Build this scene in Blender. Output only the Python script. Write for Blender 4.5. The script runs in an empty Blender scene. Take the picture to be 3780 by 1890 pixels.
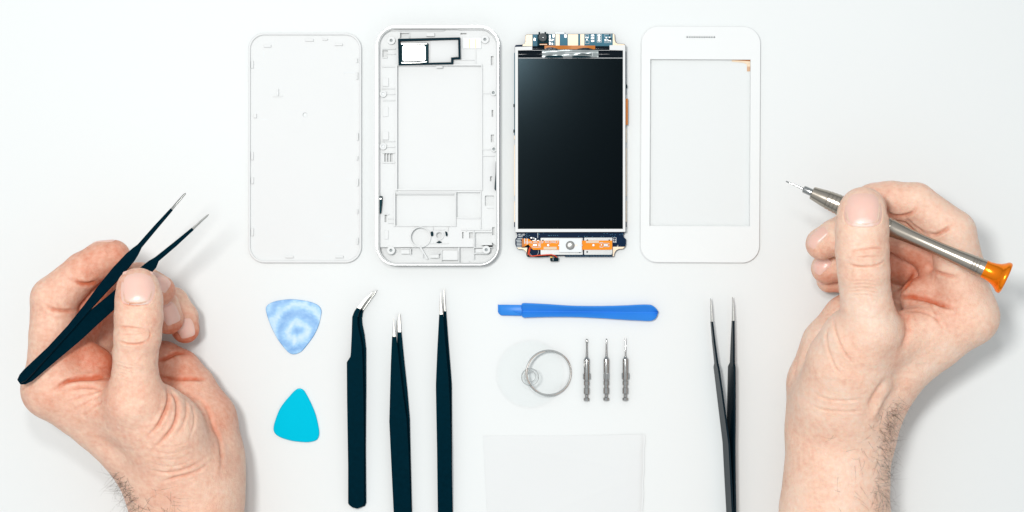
import bpy, bmesh, math, random
import numpy as np
from mathutils import Vector, Matrix
from mathutils.bvhtree import BVHTree

# ------------------------------------------------------------------ units
# 1 photo pixel on the table = 0.135 mm; camera 6500 px (0.88 m) above it
S = 0.000135
H = 6500.0
CX, CY = 1890.0, 945.0
random.seed(5)
RNG = np.random.RandomState(7)

def W(px, py, z=0.0):
    """photo position of a point lying z pixels above the table -> metres"""
    f = 1.0 - z / H
    return Vector(((px - CX) * f * S, -(py - CY) * f * S, z * S))

scene = bpy.context.scene
C = scene.collection

# ------------------------------------------------------------------ materials
MATS = {}
def srgb(r, g, b):
    return tuple((c / 12.92 if c <= .04045 else ((c + .055) / 1.055) ** 2.4) for c in (r / 255, g / 255, b / 255)) + (1,)

def mat(name, col, rough=.5, metal=0., spec=.5, noise=0., nscale=300., bump=0., bscale=2000., coat=0., **kw):
    m = bpy.data.materials.new(name); m.use_nodes = True
    nt = m.node_tree; b = nt.nodes['Principled BSDF']
    if len(col) == 3: col = tuple(col) + (1,)
    b.inputs['Base Color'].default_value = col
    b.inputs['Roughness'].default_value = rough
    b.inputs['Metallic'].default_value = metal
    b.inputs['Specular IOR Level'].default_value = spec
    b.inputs['Coat Weight'].default_value = coat
    for k, v in kw.items(): b.inputs[k.replace('_', ' ')].default_value = v
    tc = nt.nodes.new('ShaderNodeTexCoord')
    if noise > 0:
        n = nt.nodes.new('ShaderNodeTexNoise'); n.inputs['Scale'].default_value = nscale; n.inputs['Detail'].default_value = 5
        nt.links.new(tc.outputs['Object'], n.inputs['Vector'])
        mx = nt.nodes.new('ShaderNodeMix'); mx.data_type = 'RGBA'
        mx.inputs[6].default_value = tuple(c * (1 - noise) for c in col[:3]) + (1,)
        mx.inputs[7].default_value = tuple(min(1, c * (1 + noise)) for c in col[:3]) + (1,)
        nt.links.new(n.outputs['Fac'], mx.inputs[0]); nt.links.new(mx.outputs[2], b.inputs['Base Color'])
        r = nt.nodes.new('ShaderNodeMapRange'); r.inputs[3].default_value = max(0, rough * (1 - noise)); r.inputs[4].default_value = min(1, rough * (1 + noise))
        nt.links.new(n.outputs['Fac'], r.inputs[0]); nt.links.new(r.outputs[0], b.inputs['Roughness'])
    if bump > 0:
        n = nt.nodes.new('ShaderNodeTexNoise'); n.inputs['Scale'].default_value = bscale; n.inputs['Detail'].default_value = 3
        nt.links.new(tc.outputs['Object'], n.inputs['Vector'])
        bp = nt.nodes.new('ShaderNodeBump'); bp.inputs['Strength'].default_value = bump; bp.inputs['Distance'].default_value = .0002
        nt.links.new(n.outputs['Fac'], bp.inputs['Height']); nt.links.new(bp.outputs[0], b.inputs['Normal'])
    MATS[name] = m
    return m

M_table = mat('white_tabletop', (.725, .745, .742), .6, spec=.2, noise=.012, nscale=6, bump=.03, bscale=900)
M_white = mat('white_plastic', (.69, .70, .698), .55, spec=.2, noise=.01, nscale=60, bump=.02, bscale=3000)
M_whiteg = mat('white_glossy_plastic', (.74, .755, .752), .45, spec=.2, noise=.01, nscale=60)
M_white2 = mat('cool_white_plastic', (.66, .69, .705), .42, noise=.01, nscale=60)
M_hole = mat('grey_hollow', (.38, .42, .43), .6, noise=.05)
M_chrome = mat('chrome', (.40, .40, .395), .16, 1.)
M_steel = mat('brushed_steel', (.43, .385, .33), .24, 1., noise=.03, nscale=400)
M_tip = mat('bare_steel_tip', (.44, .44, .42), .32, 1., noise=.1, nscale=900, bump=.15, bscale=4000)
M_bit = mat('polished_bit_steel', (.43, .435, .43), .12, 1.)
M_black = mat('black_epoxy_coating', (.0, .0095, .018), .42, spec=.06, Specular_Tint=(.15, .8, 1, 1), noise=.35, nscale=500, bump=.3, bscale=6000)
M_blk2 = mat('black_plastic', (.0005, .005, .009), .35, spec=.08, Specular_Tint=(.3, .85, 1, 1), noise=.2, nscale=900)
M_foam = mat('black_foam', (.003, .02, .03), .9, spec=.1, noise=.4, nscale=5000, bump=.6, bscale=7000)
M_screen = mat('dark_display_glass', (.0, .0003, .0008), .16, spec=.09, Specular_Tint=(.55, .85, 1, 1))
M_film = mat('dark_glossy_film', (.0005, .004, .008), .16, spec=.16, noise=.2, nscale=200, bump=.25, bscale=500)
M_tape = mat('grey_metal_tape', (.34, .38, .38), .3, .55, noise=.12, nscale=300, bump=.5, bscale=350)
M_pcbt = mat('teal_circuit_board', (.04, .155, .22), .4, spec=.12, noise=.18, nscale=500, bump=.1)
M_pcbd = mat('navy_circuit_board', (.0003, .013, .042), .4, spec=.05, noise=.25, nscale=400, bump=.1)
M_gold = mat('cream_gold_plating', (.74, .60, .44), .4, .15, noise=.05, nscale=400)
M_goldl = mat('gold_edge', (.62, .36, .12), .4, .3, noise=.05)
M_cop = mat('orange_brown_flex', (.46, .15, .025), .35, spec=.15, noise=.12, nscale=300, bump=.1, bscale=900)
M_org = mat('bright_orange_flex', (.80, .245, .004), .35, spec=.12, noise=.1, nscale=250, bump=.1, bscale=900)
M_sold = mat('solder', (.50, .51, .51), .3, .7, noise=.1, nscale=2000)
M_silk = mat('white_silkscreen', (.55, .60, .62), .5, noise=.03)
M_shield = mat('tin_shield', (.40, .41, .405), .38, .35, noise=.06, nscale=600, bump=.1)
M_red = mat('red_wire', (.75, .07, .02), .35, noise=.1)
M_yel = mat('yellow_paint', (.75, .42, .04), .5, noise=.1)
M_cream = mat('cream_tape', (.66, .52, .38), .7, noise=.1, nscale=2500, bump=.3)
M_via = mat('light_blue_via', (.08, .42, .62), .4, noise=.1)
M_viad = mat('dark_blue_via', (.004, .09, .22), .4, noise=.1)
M_spk = mat('bright_speaker_plate', (.62, .62, .62), .3, .3, noise=.04, nscale=900)
M_blue = mat('blue_plastic', (.03, .22, .68), .33, spec=.2, noise=.06, nscale=90, bump=.06, bscale=3000, Subsurface_Weight=0)
M_cyan = mat('cyan_plastic', (.0, .46, .64), .22, spec=.4, Specular_Tint=(.05, .8, 1, 1), noise=.04, nscale=60)
M_cap = mat('orange_anodised_metal', (1.0, .235, .002), .2, .7, noise=.06, nscale=200)
M_bag = mat('white_plastic_bag', (.70, .715, .715), .6, spec=.1, noise=.01, nscale=30, bump=.03, bscale=500)
M_hair = mat('dark_brown_hair', (.05, .026, .015), .5, noise=.3)

def clear_mat(name, gl, tint):
    m = bpy.data.materials.new(name); m.use_nodes = True; nt = m.node_tree; nt.nodes.clear()
    o = nt.nodes.new('ShaderNodeOutputMaterial'); t = nt.nodes.new('ShaderNodeBsdfTransparent'); g = nt.nodes.new('ShaderNodeBsdfGlossy')
    t.inputs[0].default_value = tint; g.inputs['Roughness'].default_value = .06
    lw = nt.nodes.new('ShaderNodeLayerWeight'); lw.inputs[0].default_value = gl
    n = nt.nodes.new('ShaderNodeTexNoise'); n.inputs['Scale'].default_value = 90
    bp = nt.nodes.new('ShaderNodeBump'); bp.inputs['Strength'].default_value = .15; bp.inputs['Distance'].default_value = .0005
    nt.links.new(n.outputs[0], bp.inputs['Height']); nt.links.new(bp.outputs[0], g.inputs['Normal'])
    mx = nt.nodes.new('ShaderNodeMixShader')
    nt.links.new(lw.outputs['Fresnel'], mx.inputs[0]); nt.links.new(t.outputs[0], mx.inputs[1]); nt.links.new(g.outputs[0], mx.inputs[2])
    nt.links.new(mx.outputs[0], o.inputs[0]); return m
M_clear = clear_mat('clear_silicone', .03, (.996, .998, .998, 1))
M_clear2 = clear_mat('clear_knob_plastic', .12, (.975, .98, .98, 1))
M_glass = clear_mat('clear_touch_glass', .04, (1, 1, 1, 1))

def skin_mat():
    m = bpy.data.materials.new('skin'); m.use_nodes = True; nt = m.node_tree; L = nt.links
    b = nt.nodes['Principled BSDF']; tc = nt.nodes.new('ShaderNodeTexCoord')
    def noise(sc, det=4, rough=.55):
        n = nt.nodes.new('ShaderNodeTexNoise'); n.inputs['Scale'].default_value = sc; n.inputs['Detail'].default_value = det; n.inputs['Roughness'].default_value = rough
        L.new(tc.outputs['Object'], n.inputs['Vector']); return n
    at = nt.nodes.new('ShaderNodeAttribute'); at.attribute_name = 'flush'
    n1 = noise(55, 4); n2 = noise(420, 3)
    m1 = nt.nodes.new('ShaderNodeMath'); m1.operation = 'MULTIPLY_ADD'; L.new(n1.outputs[0], m1.inputs[0]); m1.inputs[1].default_value = .65; m1.inputs[2].default_value = -.30
    m2 = nt.nodes.new('ShaderNodeMath'); m2.operation = 'MULTIPLY_ADD'; L.new(n2.outputs[0], m2.inputs[0]); m2.inputs[1].default_value = .5; L.new(m1.outputs[0], m2.inputs[2])
    m3 = nt.nodes.new('ShaderNodeMath'); m3.operation = 'ADD'; m3.use_clamp = True; L.new(m2.outputs[0], m3.inputs[0]); L.new(at.outputs['Fac'], m3.inputs[1])
    cr = nt.nodes.new('ShaderNodeValToRGB'); e = cr.color_ramp.elements
    e[0].position = 0; e[0].color = (.85, .69, .57, 1)
    e[1].position = 1; e[1].color = (.60, .16, .075, 1)
    x = e.new(.35); x.color = (.83, .55, .415, 1)
    L.new(m3.outputs[0], cr.inputs[0]); L.new(cr.outputs[0], b.inputs['Base Color'])
    b.inputs['Roughness'].default_value = .52; b.inputs['Specular IOR Level'].default_value = .35
    b.inputs['Subsurface Weight'].default_value = .28
    b.inputs['Subsurface Radius'].default_value = (1, .35, .2); b.inputs['Subsurface Scale'].default_value = .0035
    # fine skin relief: stretched wrinkles plus pores
    vo = nt.nodes.new('ShaderNodeTexVoronoi'); vo.inputs['Scale'].default_value = 900; vo.feature = 'DISTANCE_TO_EDGE'
    mp = nt.nodes.new('ShaderNodeMapping'); mp.inputs['Scale'].default_value = (.55, 1.15, .8); mp.inputs['Rotation'].default_value = (0, 0, .3)
    nd = noise(160, 3); ad = nt.nodes.new('ShaderNodeMix'); ad.data_type = 'RGBA'; ad.inputs[0].default_value = .02
    L.new(tc.outputs['Object'], ad.inputs[6]); L.new(nd.outputs['Color'], ad.inputs[7])
    L.new(ad.outputs[2], mp.inputs[0]); L.new(mp.outputs[0], vo.inputs['Vector'])
    n3 = noise(2600, 3)
    b1 = nt.nodes.new('ShaderNodeBump'); b1.inputs['Strength'].default_value = .6; b1.inputs['Distance'].default_value = .0004; L.new(vo.outputs['Distance'], b1.inputs['Height'])
    b2 = nt.nodes.new('ShaderNodeBump'); b2.inputs['Strength'].default_value = .35; b2.inputs['Distance'].default_value = .0002; L.new(n3.outputs[0], b2.inputs['Height']); L.new(b1.outputs[0], b2.inputs['Normal'])
    n4 = noise(230, 4)
    b3 = nt.nodes.new('ShaderNodeBump'); b3.inputs['Strength'].default_value = .45; b3.inputs['Distance'].default_value = .0012; L.new(n4.outputs[0], b3.inputs['Height']); L.new(b2.outputs[0], b3.inputs['Normal'])
    L.new(b3.outputs[0], b.inputs['Normal'])
    return m
M_skin = skin_mat()

def nail_mat():
    m = bpy.data.materials.new('fingernail'); m.use_nodes = True; nt = m.node_tree; L = nt.links
    b = nt.nodes['Principled BSDF']; at = nt.nodes.new('ShaderNodeAttribute'); at.attribute_name = 'lunula'
    cr = nt.nodes.new('ShaderNodeValToRGB'); e = cr.color_ramp.elements
    e[0].color = (.79, .50, .42, 1); e[1].color = (.82, .63, .56, 1)
    L.new(at.outputs['Fac'], cr.inputs[0]); L.new(cr.outputs[0], b.inputs['Base Color'])
    b.inputs['Roughness'].default_value = .3; b.inputs['Subsurface Weight'].default_value = .15; b.inputs['Subsurface Scale'].default_value = .002
    tc = nt.nodes.new('ShaderNodeTexCoord'); n = nt.nodes.new('ShaderNodeTexNoise'); mp = nt.nodes.new('ShaderNodeMapping'); mp.inputs['Scale'].default_value = (1, .06, .1)
    n.inputs['Scale'].default_value = 1500; L.new(tc.outputs['Object'], mp.inputs[0]); L.new(mp.outputs[0], n.inputs['Vector'])
    bp = nt.nodes.new('ShaderNodeBump'); bp.inputs['Strength'].default_value = .15; bp.inputs['Distance'].default_value = .0002
    L.new(n.outputs[0], bp.inputs['Height']); L.new(bp.outputs[0], b.inputs['Normal'])
    return m
M_nail = nail_mat()

def pick_mat():
    m = bpy.data.materials.new('marbled_blue_celluloid'); m.use_nodes = True; nt = m.node_tree; L = nt.links
    b = nt.nodes['Principled BSDF']; tc = nt.nodes.new('ShaderNodeTexCoord')
    n = nt.nodes.new('ShaderNodeTexNoise'); n.inputs['Scale'].default_value = 90; n.inputs['Detail'].default_value = 7; n.inputs['Distortion'].default_value = 2.2
    mp = nt.nodes.new('ShaderNodeMapping'); mp.inputs['Scale'].default_value = (1, 1, 1); mp.inputs['Location'].default_value = (.1065, .0375, 0)
    L.new(tc.outputs['Object'], mp.inputs[0]); L.new(mp.outputs[0], n.inputs['Vector'])
    w = nt.nodes.new('ShaderNodeTexWave'); w.wave_type = 'RINGS'; w.rings_direction = 'Z'; w.inputs['Scale'].default_value = 36; w.inputs['Distortion'].default_value = 2.6; w.inputs['Detail'].default_value = 3; w.inputs['Detail Scale'].default_value = 5
    L.new(mp.outputs[0], w.inputs['Vector'])
    ad = nt.nodes.new('ShaderNodeMath'); ad.operation = 'MULTIPLY_ADD'; L.new(w.outputs['Fac'], ad.inputs[0]); ad.inputs[1].default_value = .45
    m5 = nt.nodes.new('ShaderNodeMath'); m5.operation = 'MULTIPLY'; m5.inputs[1].default_value = .62; L.new(n.outputs[0], m5.inputs[0]); L.new(m5.outputs[0], ad.inputs[2])
    cr = nt.nodes.new('ShaderNodeValToRGB'); e = cr.color_ramp.elements
    e[0].position = .2; e[0].color = (.08, .27, .58, 1); e[1].position = .88; e[1].color = (.52, .65, .80, 1)
    x = e.new(.55); x.color = (.24, .47, .72, 1)
    L.new(ad.outputs[0], cr.inputs[0]); L.new(cr.outputs[0], b.inputs['Base Color']); b.inputs['Roughness'].default_value = .35
    n2 = nt.nodes.new('ShaderNodeTexNoise'); n2.inputs['Scale'].default_value = 1500; bp = nt.nodes.new('ShaderNodeBump'); bp.inputs['Strength'].default_value = .2; bp.inputs['Distance'].default_value = .0002
    L.new(n2.outputs[0], bp.inputs['Height']); L.new(bp.outputs[0], b.inputs['Normal'])
    return m
M_pick = pick_mat()

# ------------------------------------------------------------------ object helpers
def base_loc(p):
    v = Vector((0, 0, 0))
    while p is not None:
        v += p.location; p = p.parent
    return v

def link(name, verts, faces, m, parent=None, smooth=True, angle=35):
    me = bpy.data.meshes.new(name)
    off = base_loc(parent)
    me.from_pydata([tuple(Vector(v) - off) for v in verts], [], faces)
    return fin(name, me, m, parent, smooth, angle)

def fin(name, me, m, parent, smooth=True, angle=35):
    me.materials.append(m)
    bm = bmesh.new(); bm.from_mesh(me); bmesh.ops.recalc_face_normals(bm, faces=bm.faces)
    for f in bm.faces: f.smooth = smooth and abs(f.normal.z) < .9995
    if smooth and angle < 180:
        for e in bm.edges:
            if len(e.link_faces) == 2 and e.calc_face_angle(0) > math.radians(angle): e.smooth = False
    bm.to_mesh(me); bm.free()
    o = bpy.data.objects.new(name, me); C.objects.link(o)
    if parent is not None: o.parent = parent
    return o

def thing(name, label, cat, at_px, group=None, z=0):
    o = bpy.data.objects.new(name, None); C.objects.link(o)
    o.empty_display_size = .005
    o.location = W(at_px[0], at_px[1], z); return tag(o, label, cat, group)

def tag(o, label, cat, group=None):
    o['label'] = label; o['category'] = cat
    if group: o['group'] = group
    return o

def rrect(x0, y0, x1, y1, r, n=6):
    pts = []
    for cx, cy, a in ((x1 - r, y0 + r, -90), (x1 - r, y1 - r, 0), (x0 + r, y1 - r, 90), (x0 + r, y0 + r, 180)):
        for i in range(n + 1):
            t = math.radians(a + 90 * i / n); pts.append((cx + r * math.cos(t), cy + r * math.sin(t)))
    return pts
def rect(x0, y0, x1, y1): return [(x0, y0), (x1, y0), (x1, y1), (x0, y1)]
def circ(x, y, r, n=24): return [(x + r * math.cos(2 * math.pi * i / n), y + r * math.sin(2 * math.pi * i / n)) for i in range(n)]
def spline(pts, n=6, closed=True):
    out = []; N = len(pts)
    rng = range(N) if closed else range(N - 1)
    for i in rng:
        if closed: p0, p1, p2, p3 = pts[i - 1], pts[i], pts[(i + 1) % N], pts[(i + 2) % N]
        else: p0, p1, p2, p3 = pts[max(i - 1, 0)], pts[i], pts[i + 1], pts[min(i + 2, N - 1)]
        for k in range(n):
            t = k / n
            out.append(tuple(.5 * ((2 * b) + (-a + c) * t + (2 * a - 5 * b + 4 * c - d) * t * t + (-a + 3 * b - 3 * c + d) * t ** 3)
                             for a, b, c, d in zip(p0, p1, p2, p3)))
    if not closed: out.append(tuple(pts[-1]))
    return out

def slab_mesh(loops, z0, z1, bev=0., res=2, off=Vector((0, 0, 0))):
    cu = bpy.data.curves.new('tmp', 'CURVE'); cu.dimensions = '2D'; cu.fill_mode = 'BOTH'
    for lp in loops:
        sp = cu.splines.new('POLY'); sp.points.add(len(lp) - 1); sp.use_cyclic_u = True
        for i, (x, y) in enumerate(lp):
            w = W(x, y, z1); sp.points[i].co = (w.x, w.y, 0, 1)
    b = bev * S
    cu.extrude = max(1e-6, (z1 - z0) * S / 2 - b); cu.bevel_depth = b; cu.bevel_resolution = res; cu.offset = -b
    o = bpy.data.objects.new('tmp', cu); C.objects.link(o)
    dg = bpy.context.evaluated_depsgraph_get(); me = bpy.data.meshes.new_from_object(o.evaluated_get(dg))
    bpy.data.objects.remove(o); bpy.data.curves.remove(cu)
    me.materials.clear()
    me.transform(Matrix.Translation(Vector((0, 0, (z0 + z1) * S / 2)) - off))
    bm = bmesh.new(); bm.from_mesh(me); bmesh.ops.remove_doubles(bm, verts=bm.verts, dist=1e-7); bm.to_mesh(me); bm.free()
    return me

def slab(name, loops, z0, z1, m, parent=None, bev=0., res=2, smooth=True):
    if isinstance(loops[0][0], (int, float)): loops = [loops]
    me = slab_mesh(loops, z0, z1, bev, res, base_loc(parent)); me.name = name
    return fin(name, me, m, parent, smooth, 35)

def multi(name, items, m, parent=None, smooth=True):
    """several small printed or moulded pieces of ONE part: items = (loop, z0, z1, bevel)"""
    if name in ('chip', 'edge_chip', 'silkscreen', 'led', 'rib', 'mould_mark', 'solder_pad', 'solder_blob', 'contact_strip', 'shadow_film', 'tape_gap', 'tape_fold', 'gold_trace'):
        for it in items: o = slab(name, it[0], it[1], it[2], m, parent, it[3] if len(it) > 3 else 0, 1)
        return o
    bm = bmesh.new()
    for it in items:
        me = slab_mesh([it[0]], it[1], it[2], it[3] if len(it) > 3 else 0, 1, base_loc(parent)); bm.from_mesh(me); bpy.data.meshes.remove(me)
    me = bpy.data.meshes.new(name); bm.to_mesh(me); bm.free()
    return fin(name, me, m, parent, smooth, 35)

def sweep(name, pts, m, parent=None, n=10, caps=True, closed=False):
    """pts: list of (Vector, radius metres) -> tube"""
    vs, fs = [], []; N = len(pts)
    up = Vector((0, 0, 1))
    for i, (p, r) in enumerate(pts):
        a = pts[i - 1][0] if (i > 0 or closed) else p; b = pts[(i + 1) % N][0] if (i < N - 1 or closed) else p
        t = (b - a).normalized(); s = t.cross(up)
        if s.length < 1e-4: s = t.cross(Vector((0, 1, 0)))
        s.normalize(); u = s.cross(t)
        for k in range(n):
            an = 2 * math.pi * k / n; vs.append(p + (s * math.cos(an) + u * math.sin(an)) * r)
    for i in range(N if closed else N - 1):
        j = (i + 1) % N
        for k in range(n):
            fs.append((i * n + k, i * n + (k + 1) % n, j * n + (k + 1) % n, j * n + k))
    if caps and not closed:
        fs.append(tuple(range(n))); fs.append(tuple((N - 1) * n + k for k in range(n)))
    return link(name, vs, fs, m, parent)

def lathe(name, prof, A, B, m, parent=None, n=32, angle=30):
    """prof: (distance px along A->B, radius px) ; A, B Vectors"""
    d = (B - A).normalized(); s = d.cross(Vector((0, 0, 1)) if abs(d.z) < .9 else Vector((0, 1, 0))).normalized(); u = s.cross(d)
    vs, fs = [], []
    for t, r in prof:
        for k in range(n):
            an = 2 * math.pi * k / n; vs.append(A + d * t * S + (s * math.cos(an) + u * math.sin(an)) * max(r, .05) * S)
    for i in range(len(prof) - 1):
        for k in range(n): fs.append((i * n + k, i * n + (k + 1) % n, (i + 1) * n + (k + 1) % n, (i + 1) * n + k))
    fs.append(tuple(range(n))); fs.append(tuple((len(prof) - 1) * n + k for k in range(n)))
    return link(name, vs, fs, m, parent, True, angle)

def text(name, body, x, y, z, size, m, parent, ang=0., squeeze=1.):
    cu = bpy.data.curves.new('t', 'FONT'); cu.body = body; cu.size = size * S; cu.extrude = .3 * S; cu.offset = .25 * S
    o = bpy.data.objects.new('t', cu); C.objects.link(o)
    dg = bpy.context.evaluated_depsgraph_get(); me = bpy.data.meshes.new_from_object(o.evaluated_get(dg))
    bpy.data.objects.remove(o); me.materials.clear()
    me.transform(Matrix.Translation(W(x, y, z) - base_loc(parent)) @ Matrix.Rotation(ang, 4, 'Z') @ Matrix.Diagonal((squeeze, 1, 1, 1)))
    me.name = name
    return fin(name, me, m, parent, False)

# ------------------------------------------------------------------ setting
o = slab('tabletop', rect(-5200, -5200, 9000, 7100), -60, 0, M_table); o['kind'] = 'structure'

# ------------------------------------------------------------------ back cover
t = thing('phone_back_cover', 'empty white back cover lying open side up, leftmost of the four phone parts', 'phone part', (1125, 545))
out = [(x, y) for x, y in rrect(916, 121, 1334, 970, 60, 12)]
slab('panel', [out, circ(1126, 424, 8, 16)], 0, 7, M_white, t, 2)
slab('rim', [rrect(915.5, 120.5, 1334.5, 970.5, 60, 12), rrect(924, 129, 1326, 962, 52, 12)], 6, 17, M_white, t, 3.4, 4)
for (x0, y0, x1, y1) in [(973, 165, 1000, 174), (1126, 144, 1157, 152), (1190, 143, 1209, 148), (1235, 160, 1264, 168), (927, 224, 935, 251),
                         (936, 420, 947, 435), (927, 561, 935, 590), (927, 655, 936, 678), (927, 843, 936, 870), (1315, 216, 1320, 231), (1315, 267, 1321, 293),
                         (1318, 491, 1323, 518), (1316, 576, 1321, 591), (1317, 660, 1323, 687), (1316, 773, 1321, 789), (1316, 878, 1322, 902), (1053, 944, 1082, 952), (1237, 944, 1267, 952)]:
    slab('clip', rect(x0, y0, x1, y1), 6, 16, M_white, t, 1)
multi('rib', [(rect(1006, 354, 1043, 357), 6, 12), (rect(1024, 327, 1028, 353), 6, 16)], M_white, t)
multi('mould_mark', [(rect(1270, 267, 1312, 268.5), 6, 9), (rect(1270, 268, 1271.5, 276), 6, 9), (rect(1196, 872, 1232, 874), 6, 8.5), (rect(1196, 887, 1232, 889), 6, 8.5),
                     (rect(973, 189, 975, 212), 6, 8), (rect(948, 252, 972, 253.5), 6, 8), (rect(1128, 174, 1129, 188), 6, 8), (rect(1236, 196, 1237.5, 206), 6, 8),
                     (rect(1274, 659, 1296, 660.5), 6, 8), (rect(1280, 878, 1300, 879.5), 6, 8), (rect(1238, 906, 1264, 907.5), 6, 8), (rect(963, 441, 988, 442.5), 6, 8),
                     (rect(958, 590, 980, 591.5), 6, 8), (rect(982, 845, 983, 868), 6, 8)], M_white2, t)
multi('embossed_box', [([(1047, 441), (1119, 441), (1119, 488), (1047, 488)], 6, 7.6)], M_white, t)

# ------------------------------------------------------------------ middle frame
t = thing('phone_housing', 'white phone mid frame with chrome edge and ribbed inside, between back cover and display', 'phone part', (1615, 540))
outer = rrect(1390, 97, 1841, 979, 72, 16)
slab('back_plate', rrect(1396, 103, 1835, 973, 66, 16), 0, 9, M_white, t, 1)
slab('side_wall', [outer, rrect(1400, 107, 1831, 969, 62, 16)], 2, 52, M_white, t, 4)
slab('chrome_edge', [rrect(1388.5, 95.5, 1842.5, 980.5, 73, 20), rrect(1395, 102, 1836, 974, 67, 20)], 40, 57, mat('satin_chrome', (.70, .71, .71), .3, .6), t, 2.4, 3)
slab('edge_reflection', [rrect(1395.1, 102.1, 1835.9, 973.9, 67, 20), rrect(1397, 104, 1834, 972, 65, 20)], 50, 54, mat('dark_reflection', (.22, .23, .23), .35, .5), t, .4)  # dark ring put in for the dark line reflected along the chrome
slab('lower_trim', [rrect(1387.6, 94.6, 1843.4, 981.4, 74, 20), rrect(1389.4, 96.4, 1841.6, 979.6, 72.5, 20)], 26, 40, M_chrome, t, .6)
holes = [rrect(1466, 243, 1777, 698, 3, 2), rect(1460, 718, 1678, 832), rect(1686, 710, 1772, 801), rect(1812, 207, 1822, 241), rect(1815, 406, 1821, 431), rect(1812, 497, 1823, 525),
         rect(1809, 651, 1817, 669), rrect(1790, 722, 1825, 760, 4, 3), rect(1817, 839, 1826, 868), rect(1777, 896, 1818, 905), rect(1481, 920, 1512, 937), rect(1588, 938, 1620, 952),
         rect(1709, 964, 1732, 972), circ(1552, 875, 35, 32), circ(1622, 869, 11, 20), rect(1412, 186, 1432, 212), rect(1477, 122, 1510, 140), rect(1700, 122, 1722, 128),
         rect(1416, 396, 1428, 428), rect(1419, 566, 1426, 597), rect(1429, 566, 1437, 597), rect(1440, 566, 1450, 597), rect(1420, 793, 1429, 820), rect(1732, 858, 1746, 880), rrect(1706, 856, 1712, 881, 3, 3),
         rect(1754, 858, 1816, 912), rect(1757, 918, 1784, 933), rect(1633, 926, 1690, 960)]
slab('inner_tray', [rrect(1400, 107, 1831, 969, 62, 16)] + holes, 9, 26, M_white, t, 0)
ribs = [(1459, 236, 1466, 704, 36), (1777, 236, 1781, 704, 36), (1466, 236, 1777, 242, 33), (1466, 698, 1777, 703, 32), (1454, 709, 1459, 836, 38), (1459, 833, 1682, 836, 34), (1454, 708, 1682, 712, 34),
        (1679, 709, 1683, 836, 38), (1773, 707, 1776, 845, 35), (1684, 803, 1772, 806, 31), (1411, 178, 1460, 181, 36), (1411, 211, 1430, 214, 36), (1430, 198, 1460, 201, 34), (1411, 243, 1459, 247, 36),
        (1411, 325, 1458, 328, 34), (1428, 345, 1458, 349, 34), (1413, 369, 1458, 372, 34), (1411, 519, 1458, 523, 34), (1428, 540, 1458, 544, 34), (1411, 563, 1458, 566, 34), (1411, 598, 1458, 602, 34),
        (1474, 118, 1477, 140, 36), (1510, 118, 1513, 140, 34), (1413, 110, 1641, 113, 40), (1574, 121, 1604, 134, 38), (1692, 108, 1800, 111, 38), (1412, 288, 1434, 318, 34), (1412, 486, 1434, 516, 34), (1414, 395, 1433, 430, 31),
        (1779, 342, 1812, 346, 33), (1779, 549, 1812, 553, 33), (1779, 573, 1826, 577, 33), (1748, 850, 1750, 957, 34), (1703, 846, 1812, 850, 33), (1748, 912, 1818, 915, 33), (1748, 934, 1790, 937, 33),
        (1628, 923, 1631, 963, 35), (1692, 914, 1696, 968, 35), (1479, 916, 1516, 919, 35), (1513, 916, 1517, 938, 35), (1587, 934, 1624, 937, 35), (1560, 926, 1562, 952, 31), (1596, 838, 1599, 850, 34),
        (1652, 838, 1655, 852, 34), (1580, 897, 1655, 900, 31), (1754, 183, 1757, 236, 32), (1664, 220, 1750, 223, 32), (1700, 806, 1772, 809, 29), (1420, 850, 1433, 882, 33), (1417, 790, 1436, 793, 34), (1432, 805, 1456, 808, 33),
        (1432, 822, 1456, 825, 33), (1603, 846, 1642, 849, 30), (1718, 843, 1723, 855, 31), (1796, 767, 1823, 769, 30), (1610, 243, 1634, 251, 29)]
multi('rib', [(rect(a, b, c, d), 25, h, .6) for a, b, c, d, h in ribs], M_white, t)
diag = [(1546, 908), (1551, 906), (1580, 955), (1576, 957)]
multi('speaker_seat', [(diag, 25, 33, .5)], M_white, t)
slab('speaker_seat', [circ(1552, 875, 39, 36), circ(1552, 875, 35, 36)], 25, 35, M_white, t, 1)
slab('speaker_seat', [circ(1622, 869, 17, 30), circ(1622, 869, 13, 30)], 25, 32, M_white, t, 1)
for x, y, r in [(1444, 149, 15), (1790, 145, 15), (1443, 924, 15), (1795, 922, 15), (1821, 342, 11), (1823, 550, 11), (1414, 346, 13), (1414, 540, 13)]:
    b = slab('screw_boss', [circ(x, y, r, 28), circ(x, y, 5.5, 20)], 25, 40, M_white, t, 1.2)
    slab('screw_hole', circ(x, y, 5.4, 16), 25.5, 28 if x > 1420 else 34, M_hole if x > 1420 else M_white2, b)
D = lambda x, y: (1380 + x * .1941, 90 + y * .1941)
slab('foam_gasket', [[D(*p) for p in [(458, 272), (1640, 245), (1650, 657), (1510, 665), (1505, 755), (468, 775)]],
                     [D(*p) for p in [(498, 315), (1605, 285), (1612, 620), (1470, 632), (1470, 722), (500, 740)]]], 26, 46, M_foam, t, 1)
slab('speaker_tray', [D(*p) for p in [(1075, 310), (1600, 292), (1605, 615), (1465, 628), (1465, 715), (1075, 730)]], 26, 30, M_white, t, .6)
sp = slab('speaker', [rrect(*D(502, 352), *D(1038, 742), 4, 3)], 26, 38, M_blk2, t, 1)
slab('speaker_plate', [D(*p) for p in [(570, 395), (950, 392), (985, 425), (988, 670), (955, 695), (575, 702), (540, 675), (540, 425)]], 38, 42, M_spk, sp, .8)
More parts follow.
